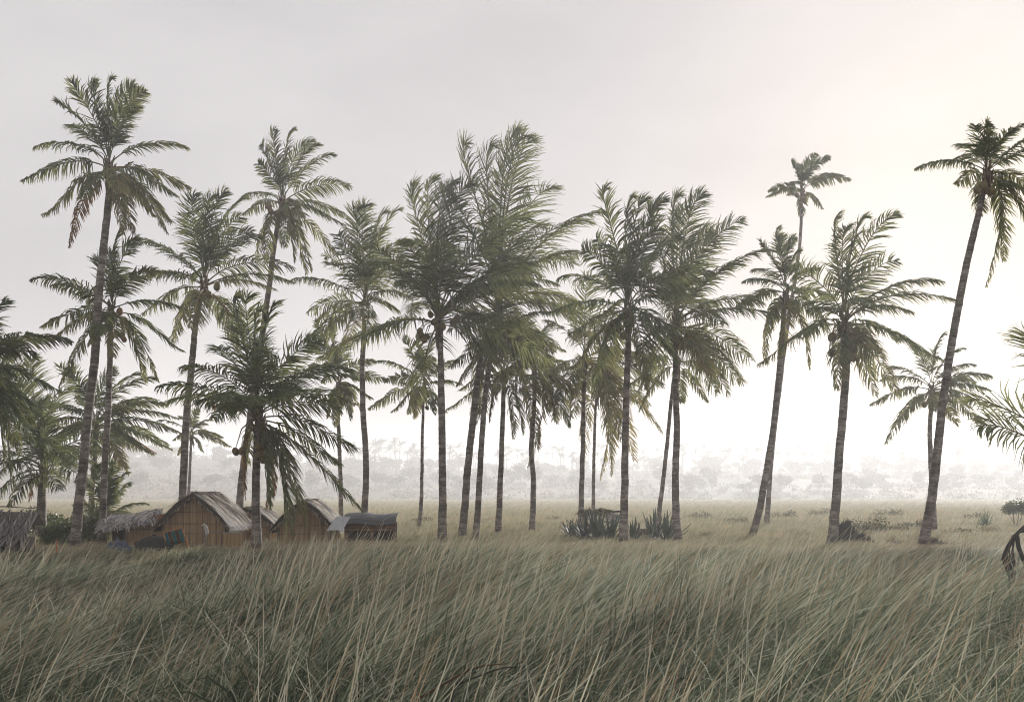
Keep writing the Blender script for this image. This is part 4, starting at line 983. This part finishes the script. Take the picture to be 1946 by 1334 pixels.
def mound(name, label, px, Y, sx, sy, sz, n, cat):
    X = (px - CX) / FPX * Y; root = thing(name, label, cat, (X, Y, float(ground_z(X, Y))))
    v, f = [], []
    for i in range(11):
        ph = i / 10 * math.pi / 2
        for j in range(24):
            th = 2 * math.pi * j / 24; r = math.cos(ph) * (1 + .10 * math.sin(3 * th + 1) + rg.normal(0, .04))
            v.append((sx * r * math.cos(th), sy * r * math.sin(th), sz * math.sin(ph) * (1 - .35 * math.cos(th)) * (1 + rg.normal(0, .03)) - .1 * (i == 0)))
    for i in range(10):
        for j in range(24): f.append((i * 24 + j, i * 24 + (j + 1) % 24, (i + 1) * 24 + (j + 1) % 24, (i + 1) * 24 + j))
    mb = MB(); mb.add(v, f); mb.build('earth', M['char'], root, True)
    mb = MB()
    for i in range(n):
        th = rg.uniform(0, 6.28); ph = rg.uniform(.0, 1.4); d = np.array([math.cos(ph) * math.cos(th), math.cos(ph) * math.sin(th), math.sin(ph)])
        a = d * np.array([sx, sy, sz * (1 - .35 * math.cos(th))]) * .97; b = a + (d + rg.normal(0, .5, 3) + [0.3, 0, 0]) * rg.uniform(.05, .16)
        mb.add([a - [.008, 0, 0], a + [.008, 0, 0], b], [(0, 1, 2)], rg.uniform(0, .5))
    mb.build('root_fibre', M['char'], root)
mound('earth_mound', 'dark shaggy mound of roots and earth against the foot of the backlit palm', 1618, 31.4, .72, .4, .58, 700, 'mound')
mound('earth_mound', 'low dark root mound spreading at the foot of the tall curved palm', 1782, 31.2, .55, .4, .24, 350, 'mound')
mound('earth_mound', 'flat dark hump of old roots between the two root mounds', 1700, 32.5, .35, .3, .16, 160, 'mound')

Yb = 19.0
c = at(1925, 1120, Yb)
root = thing('dead_branch', 'charred bent palm branch with bare twigs at the right edge of the reeds', 'branch', (c[0], Yb, -.9))
def px3(x, y, dy=0.0): return at(x, y, Yb + dy) - np.array([c[0], Yb, -.9])
mb = MB(); mb.tube([px3(1950, 1240), px3(1935, 1130), px3(1922, 1092), px3(1908, 1060), px3(1913, 1045), px3(1925, 1022), px3(1944, 1003), px3(1972, 985, .1)], [.085, .08, .07, .06, .045, .04, .035, .025], 8); mb.build('main_limb', M['char'], root, True)
mb = MB(); mb.tube([px3(1932, 1014), px3(1936, 1040), px3(1946, 1066), px3(1962, 1100, .1)], [.045, .042, .038, .03], 7); mb.build('side_limb', M['char'], root, True)
mb = MB(); mb.tube([px3(1924, 1020), px3(1938, 1010), px3(1960, 1008)], [.03, .03, .025], 6); mb.build('side_limb', M['char'], root, True)
mb = MB()
for i in range(12):
    t = rg.random(); a = px3(1909 + 22 * t, 1062 - 46 * t); b = px3(1925 + 30 * rg.random(), 1050 + 60 * rg.random(), rg.normal(0, .1)); m_ = (a + b) / 2 + np.array([-.05, 0, -.06])
    mb.tube([a, m_, b], [.010, .008, .004], 4, cap=False)
mb.build('twig', M['char'], root)

# fallen dark stalks lying in the near reeds
for k, (pts, r, lab) in enumerate(((((792, 1330), (850, 1295), (905, 1268), (962, 1260)), .012, 'longest dark broken stalk lying across the near reeds'), (((868, 1300), (905, 1286), (950, 1270), (990, 1266)), .009, 'thin dark stalk beside the longest broken one'), (((855, 1340), (864, 1310), (872, 1292)), .015, 'thick black stub standing under the broken stalks'))):
    Yn = 7.4; P = [at(x, y, Yn + .15 * i) for i, (x, y) in enumerate(pts)]; o0 = P[0].copy()
    mb = MB(); mb.tube(catmull([p - o0 for p in P], 12), np.linspace(r, r * .35, 12), 6); tag(mb.build('broken_stalk', M['dead_frond'] if k == 0 else M['char'], None, True, tuple(o0)), lab, 'stalk')

# ------------------------------------------------------------------ grass: clumps instanced inside one object
def blade_clump(rg, n, hmin, hmax, rad, w, lean, straw):
    V, T, F = [], [], []
    segs = 5
    s = np.linspace(0, 1, segs + 1)
    for i in range(n):
        a = rg.uniform(0, 6.28); r = rad * math.sqrt(rg.random())
        h = rg.uniform(hmin, hmax)
        az = rg.normal(0, .55) if rg.random() > .14 else rg.uniform(0, 6.28)        # most lean with the wind, some stand across it
        ln = lean * rg.uniform(.15, 1.5) * h
        droop = rg.uniform(.10, .50)
        stem_like = rg.random() < .02
        if stem_like: ln *= .7; droop *= .3; h *= 1.12
        q_ = ln * (s ** rg.uniform(1.4, 2.5))
        z = h * (s - droop * s ** 3)
        if rg.random() < .14 and not stem_like:                                     # snapped blade: its upper part hangs over
            k_ = rg.integers(2, 5); lim = z[k_]; m_ = np.maximum(0, s - s[k_])
            z = np.where(s > s[k_], lim - m_ * h * rg.uniform(-.15, .55), z); q_ = q_ + m_ * h * rg.uniform(.3, .9)
        x = r * math.cos(a) + q_ * math.cos(az); y = r * math.sin(a) + q_ * math.sin(az)
        an = rg.uniform(-1.2, 1.2); wd = np.array([math.sin(an), math.cos(an), rg.normal(0, .25)]) if rg.random() < .4 else np.array([math.cos(an), math.sin(an), rg.normal(0, .3)])
        wd /= np.linalg.norm(wd)
        ww = w * rg.uniform(.6, 1.3) * (.45 if stem_like else 1) * (np.array([.6, .6, .6, .7, 1.1, .3]) if stem_like else np.array([.8, 1, 1, .85, .55, .06]))
        P = np.stack([x, y, z], 1)
        b = len(V) * (segs + 1) * 2
        V.append(np.stack([P - wd * ww[:, None] / 2, P + wd * ww[:, None] / 2], 1).reshape(-1, 3))
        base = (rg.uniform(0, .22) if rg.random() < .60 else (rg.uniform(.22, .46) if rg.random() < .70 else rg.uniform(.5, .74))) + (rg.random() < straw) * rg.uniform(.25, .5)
        tt = np.clip(base + np.array([-.14, -.12, -.08, .0, .10, .32]), 0, .86)  # dry pale tips, with highlights painted above and shade painted towards the foot
        if stem_like: tt = rg.uniform(.78, 1.0) + np.zeros(6)
        T.append(np.repeat(tt, 2))
        for k in range(segs): F.append((b + 2 * k, b + 2 * k + 1, b + 2 * k + 3, b + 2 * k + 2))
    return np.concatenate(V), np.array(F), np.clip(np.concatenate(T), 0, 1)

def scatter_tree(ncl):
    ng = bpy.data.node_groups.new('scatter_clumps', 'GeometryNodeTree')
    ng.interface.new_socket('Geometry', in_out='INPUT', socket_type='NodeSocketGeometry')
    ng.interface.new_socket('Geometry', in_out='OUTPUT', socket_type='NodeSocketGeometry')
    N_, L_ = ng.nodes, ng.links
    gi, go = N_.new('NodeGroupInput'), N_.new('NodeGroupOutput')
    def attr(nm, ty):
        a = N_.new('GeometryNodeInputNamedAttribute'); a.data_type = ty; a.inputs['Name'].default_value = nm; return a
    cid = attr('clump_id', 'INT')
    def sep(k):
        c = N_.new('FunctionNodeCompare'); c.data_type = 'INT'; c.operation = 'EQUAL'
        ia = [s for s in c.inputs if s.type == 'INT']
        L_.new(cid.outputs['Attribute'], ia[0]); ia[1].default_value = k
        g = N_.new('GeometryNodeSeparateGeometry'); g.domain = 'POINT'
        L_.new(gi.outputs[0], g.inputs['Geometry']); L_.new(c.outputs['Result'], g.inputs['Selection'])
        return g.outputs['Selection']
    g2i = N_.new('GeometryNodeGeometryToInstance')
    for k in range(ncl): L_.new(sep(k), g2i.inputs['Geometry'])
    m2p = N_.new('GeometryNodeMeshToPoints'); L_.new(sep(-1), m2p.inputs['Mesh'])
    iop = N_.new('GeometryNodeInstanceOnPoints')
    L_.new(m2p.outputs[0], iop.inputs['Points']); L_.new(g2i.outputs[0], iop.inputs['Instance'])
    iop.inputs['Pick Instance'].default_value = True
    L_.new(attr('pick', 'INT').outputs['Attribute'], iop.inputs['Instance Index'])
    L_.new(attr('rot', 'FLOAT_VECTOR').outputs['Attribute'], iop.inputs['Rotation'])
    L_.new(attr('size', 'FLOAT_VECTOR').outputs['Attribute'], iop.inputs['Scale'])
    L_.new(iop.outputs[0], go.inputs[0])
    return ng

def scattered(name, clumps, pts, rot, size, mat):
    V, F, T, ID = [], [], [], []; n = 0
    for k, (v, f, t) in enumerate(clumps):
        V.append(v); F.append(f + n); T.append(t); ID.append(np.full(len(v), k)); n += len(v)
    m = len(pts)
    V = np.vstack(V + [pts]); T = np.concatenate(T + [np.zeros(m)]); ID = np.concatenate(ID + [np.full(m, -1)]).astype(np.int32)
    me = new_mesh(name, V, np.vstack(F), {'tint': T})
    a = me.attributes.new('clump_id', 'INT', 'POINT'); a.data.foreach_set('value', ID)
    a = me.attributes.new('pick', 'INT', 'POINT'); a.data.foreach_set('value', np.concatenate([np.zeros(n), np.random.default_rng(3).integers(0, len(clumps), m)]).astype(np.int32))
    for nm, arr in (('rot', rot), ('size', size)):
        a = me.attributes.new(nm, 'FLOAT_VECTOR', 'POINT'); a.data.foreach_set('vector', np.vstack([np.zeros((n, 3)), arr]).astype(np.float32).ravel())
    o = link(name, me, mat)
    md = o.modifiers.new('scatter', 'NODES'); md.node_group = scatter_tree(len(clumps))
    o['kind'] = 'stuff'
    return o

rg = np.random.default_rng(5)
def smooth_noise(x, y, s, seed):
    q = np.random.default_rng(seed); out = np.zeros_like(x)
    for i in range(6):
        a = q.uniform(0, 6.28); k = s * q.uniform(.6, 1.7)
        out += np.sin((x * math.cos(a) + y * math.sin(a)) * k + q.uniform(0, 6.28))
    return out / 6
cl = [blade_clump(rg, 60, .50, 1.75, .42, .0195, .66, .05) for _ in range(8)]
n = 13500
y = rg.uniform(3.4, 27.0, n * 2); x = rg.uniform(-20.5, 20.5, n * 2)
keep = np.abs(x) < y * .56 + 4.5; x, y = x[keep][:n], y[keep][:n]
px = CX + x / y * FPX
keep = (rg.random(len(x)) < np.interp(y, [23.5, 27], [1, .25])) & ~((y > 25.6) & (px > 228) & (px < 300)) & ~((y > 27.0) & (px < 470)); x, y, px = x[keep], y[keep], px[keep]
top = np.interp(px, [0, 250, 420, 520, 800, 1050, 1500, 1946], [.52, .48, .66, .95, .98, .86, .82, .80])     # how high the reeds stand along the bank
hs = (top - ground_z(x, y)) / 1.42 * (1 + .17 * smooth_noise(x, y, .8, 1) + .15 * smooth_noise(x, y, 2.3, 2)) * rg.uniform(.84, 1.08, len(x))
hs = np.where(y > 25.5, np.minimum(hs, .85 + .3 * rg.random(len(x))), hs); hs = np.clip(hs, .42, 1.4)
pts = np.stack([x, y, ground_z(x, y) - .03], 1)
rot = np.stack([np.zeros_like(x), np.zeros_like(x), rg.normal(0, .55, len(x)) + .8 * smooth_noise(x, y, .7, 4)], 1)
wide = np.clip(hs, .75, 1.15) * np.interp(y, [6, 12, 26], [1.0, 1.1, 1.35])
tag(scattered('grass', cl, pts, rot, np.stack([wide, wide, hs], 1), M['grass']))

# bank and meadow beyond: shorter, drier, thinning with distance
cl2 = [blade_clump(rg, 30, .25, .75, .38, .022, .35, .35) for _ in range(6)]
n = 26000
u = rg.random(n); y = 26.5 + (118 - 26.5) * u ** 1.6; x = rg.uniform(-1, 1, n) * (y * .58 + 4)
pts = np.stack([x, y, ground_z(x, y) - .02], 1)
pxm = CX + x / y * FPX
hs = np.interp(y, [26, 34, 60, 118], [.42, .55, .85, 1.2]) * (1 + .35 * smooth_noise(x, y, .6, 7)) * rg.uniform(.7, 1.2, n)
keep = ~((pxm > 215) & (pxm < 480) & (y < 31)) | (rg.random(n) < .25)
pts, hs, x, y = pts[keep], np.clip(hs[keep], .2, 2), x[keep], y[keep]
rot = np.stack([np.zeros_like(x), np.zeros_like(x), rg.normal(0, .5, len(x))], 1)
wd = np.interp(y, [26, 60, 118], [1.0, 1.3, 2.2])
tag(scattered('meadow_grass', cl2, pts, rot, np.stack([wd, wd, hs], 1), M['meadow']))
n = 16000
u = rg.random(n); y = 110 + (285 - 110) * u ** 1.3; x = rg.uniform(-1, 1, n) * (y * .56 + 6)
pts = np.stack([x, y, ground_z(x, y) - .02], 1)
wd = np.interp(y, [110, 350], [2.2, 5.0]) * rg.uniform(.7, 1.3, n)
hz = np.interp(y, [110, 350], [1.0, 1.3]) * rg.uniform(.5, 1.2, n) * (1 + .3 * smooth_noise(x, y, .08, 9))
tag(scattered('far_field_grass', cl2[:4], pts, np.stack([x * 0, x * 0, rg.uniform(-.5, .5, n)], 1), np.stack([wd, wd, hz], 1), M['meadow']))

# ------------------------------------------------------------------ hills: palms and trees that show one by one, scrub between them
def far_palm_mesh(seed):
    q = np.random.default_rng(seed); mb = MB(); H = q.uniform(11, 14); bend = q.uniform(-.8, 1.8)
    mb.tube([(0, 0, -1), (bend * .3, 0, H * .5), (bend, 0, H)], [.30, .22, .18], 5, .8)
    for i in range(18):
        a = q.uniform(0, 6.28); e = R(q.uniform(-45, 75)); L = q.uniform(3.6, 4.8)
        st = np.array([bend, 0, H]); d = np.array([math.cos(a) * math.cos(e), math.sin(a) * math.cos(e), math.sin(e)])
        pts = [st + d * L * t + np.array([.5, 0, -1.0]) * L * .42 * t * t for t in (0, .33, .66, 1)]
        sd = unit(np.cross(d, [0, 0, 1.0]) + 1e-6)
        for k in range(3):
            for t in (.15, .5, .85):
                p = pts[k] + (pts[k + 1] - pts[k]) * t
                for s in (-1, 1):
                    e2 = p + (sd * s * .75 + d * .4 + np.array([.2, 0, -.6])) * (1.0 - .2 * k)
                    mb.add([p - d * .12, p + d * .16, e2], [(0, 1, 2)], q.uniform(.1, .5))
            w_ = .09; mb.quad(pts[k] - [0, 0, w_], pts[k] + [0, 0, w_], pts[k + 1] + [0, 0, w_ * .5], pts[k + 1] - [0, 0, w_ * .5], .5)
    me = new_mesh('hill_palm', np.concatenate(mb.v), mb.f, {'tint': np.concatenate(mb.t)}); me.materials.append(M['scrub']); return me
FP = [far_palm_mesh(40 + i) for i in range(5)]
rg = np.random.default_rng(77)
MARKS = [(150, 'the two leaning trunks on the left'), (345, 'the largest thatched hut'), (470, 'the short coconut palm'), (575, 'the second thatched hut'), (648, 'the thin dark palm by the huts'), (694, 'the S shaped trunk'), (802, 'the crooked thin trunk'), (840, 'the big central trunk'),
         (890, 'the leaning central pair of trunks'), (952, 'the straight grey trunk'), (1012, 'the kinked trunk'), (1108, 'the collapsed shelter'), (1188, 'the front trunk among the sisal'), (1285, 'the flared trunk beside the sisal'), (1455, 'the crossing pair of trunks'), (1592, 'the backlit trunk with the mound'), (1775, 'the tall curved trunk'), (1925, 'the round topped small tree')]
def ridge_label(p_, what, size):
    m = min(MARKS, key=lambda q: abs(q[0] - p_))
    return '%s hazy ridge %s %s of %s' % (size, what, 'left' if p_ < m[0] else 'right', m[1])
clusters = [(700, 30, 4), (960, 50, 6), (1300, 60, 6), (1600, 80, 8), (670, 8, 3), (715, 6, 3), (755, 20, 8), (800, 14, 5), (865, 18, 7), (905, 12, 5), (1000, 40, 10), (1075, 26, 7), (1130, 30, 6), (1235, 25, 6), (1330, 24, 7), (1385, 26, 8), (1440, 14, 3), (1480, 12, 3), (1525, 18, 7), (1575, 16, 4), (1640, 16, 6), (1710, 8, 3), (1760, 10, 2), (1800, 22, 4), (1858, 6, 2), (1915, 16, 4), (330, 130, 8), (560, 40, 5)]
for cx_, sp, k in clusters:
    for i in range(k):
        p_ = cx_ + rg.normal(0, sp); Y = rg.uniform(430, 484); X = (p_ - CX) / FPX * Y
        o = link('hill_palm', FP[int(rg.integers(0, 5))], None, None, (X, Y, float(hill_z(np.array(X), np.array(Y))) - .3))
        s = rg.uniform(.60, .98) if p_ > 620 else rg.uniform(.38, .54)
        o.scale = (s, s, s * rg.uniform(.75, 1.15)); o.rotation_euler = (0, 0, rg.normal(0, .5))
        tag(o, ridge_label(p_, 'palm', 'taller' if s > .78 else 'smaller'), 'palm tree', 'palms along the distant ridge')
TREES = []
for i in range(4):
    q = np.random.default_rng(90 + i)
    lobes = [(q.normal(0, 1.5), q.normal(0, 1.2), q.uniform(3.2, 6.5), q.uniform(1.6, 2.6), q.uniform(1.6, 2.4), q.uniform(1.2, 2.0)) for _ in range(7)]
    v, f, t = leafy(420, lobes, 1.1, q, .8)
    mb = MB(); mb.add(v, f, t); mb.tube([(0, 0, -1), (.2, 0, 2), (.1, 0, 4.5)], [.4, .3, .15], 5, .9)
    me = new_mesh('hill_tree', np.concatenate(mb.v), mb.f, {'tint': np.concatenate(mb.t)}); me.materials.append(M['scrub']); TREES.append(me)
for i in range(270):
    p_ = rg.uniform(-40, 1990); Y = rg.uniform(440, 484) if rg.random() < .7 else rg.uniform(310, 400); X = (p_ - CX) / FPX * Y
    o = link('hill_tree', TREES[int(rg.integers(0, 4))], None, None, (X, Y, float(hill_z(np.array(X), np.array(Y))) - .3))
    s = rg.uniform(.45, 1.05); o.scale = (s * 1.15, s, s * rg.uniform(.7, 1.1)); o.rotation_euler = (0, 0, rg.uniform(0, 6))
    tag(o, ridge_label(p_, 'bushy tree', 'larger' if s > .75 else 'smaller'), 'tree', 'broad trees on the distant ridge')
V, F, T = [], [], []; nn = 0
for i in range(2400):
    Y = 268 + 215 * rg.random() ** .85; X = rg.uniform(-.58, .58) * Y; s = rg.uniform(.3, 1.05)
    v, f, t = leafy(26, [(0, 0, .9 * s, 2.6 * s, 1.6 * s, 1.0 * s)], .65, rg, .8)
    v = v + np.array([X, Y, float(hill_z(np.array(X), np.array(Y)))]); V.append(v); F.append(f + nn); T.append(t + rg.normal(0, .2)); nn += len(v)
tag(link('hill_scrub', new_mesh('hill_scrub', np.concatenate(V), np.concatenate(F), {'tint': np.clip(np.concatenate(T), 0, 1)}), M['scrub']), kind='stuff')

# ------------------------------------------------------------------ haze: one closed box of even air round everything
hm, hn, hl, hout = mat_new('hazy_air')
pv = hn.new('ShaderNodeVolumePrincipled')
pv.inputs['Color'].default_value = (0.955, 0.94, 0.938, 1)
pv.inputs['Density'].default_value = HAZE_DENSITY
pv.inputs['Anisotropy'].default_value = HAZE_G
hl.new(pv.outputs[0], hout.inputs['Volume'])
mb = MB(); mb.box((0, 305, 14.6), (1600, 660, 35))
hz_o = mb.build('haze', hm); tag(hz_o, kind='stuff')
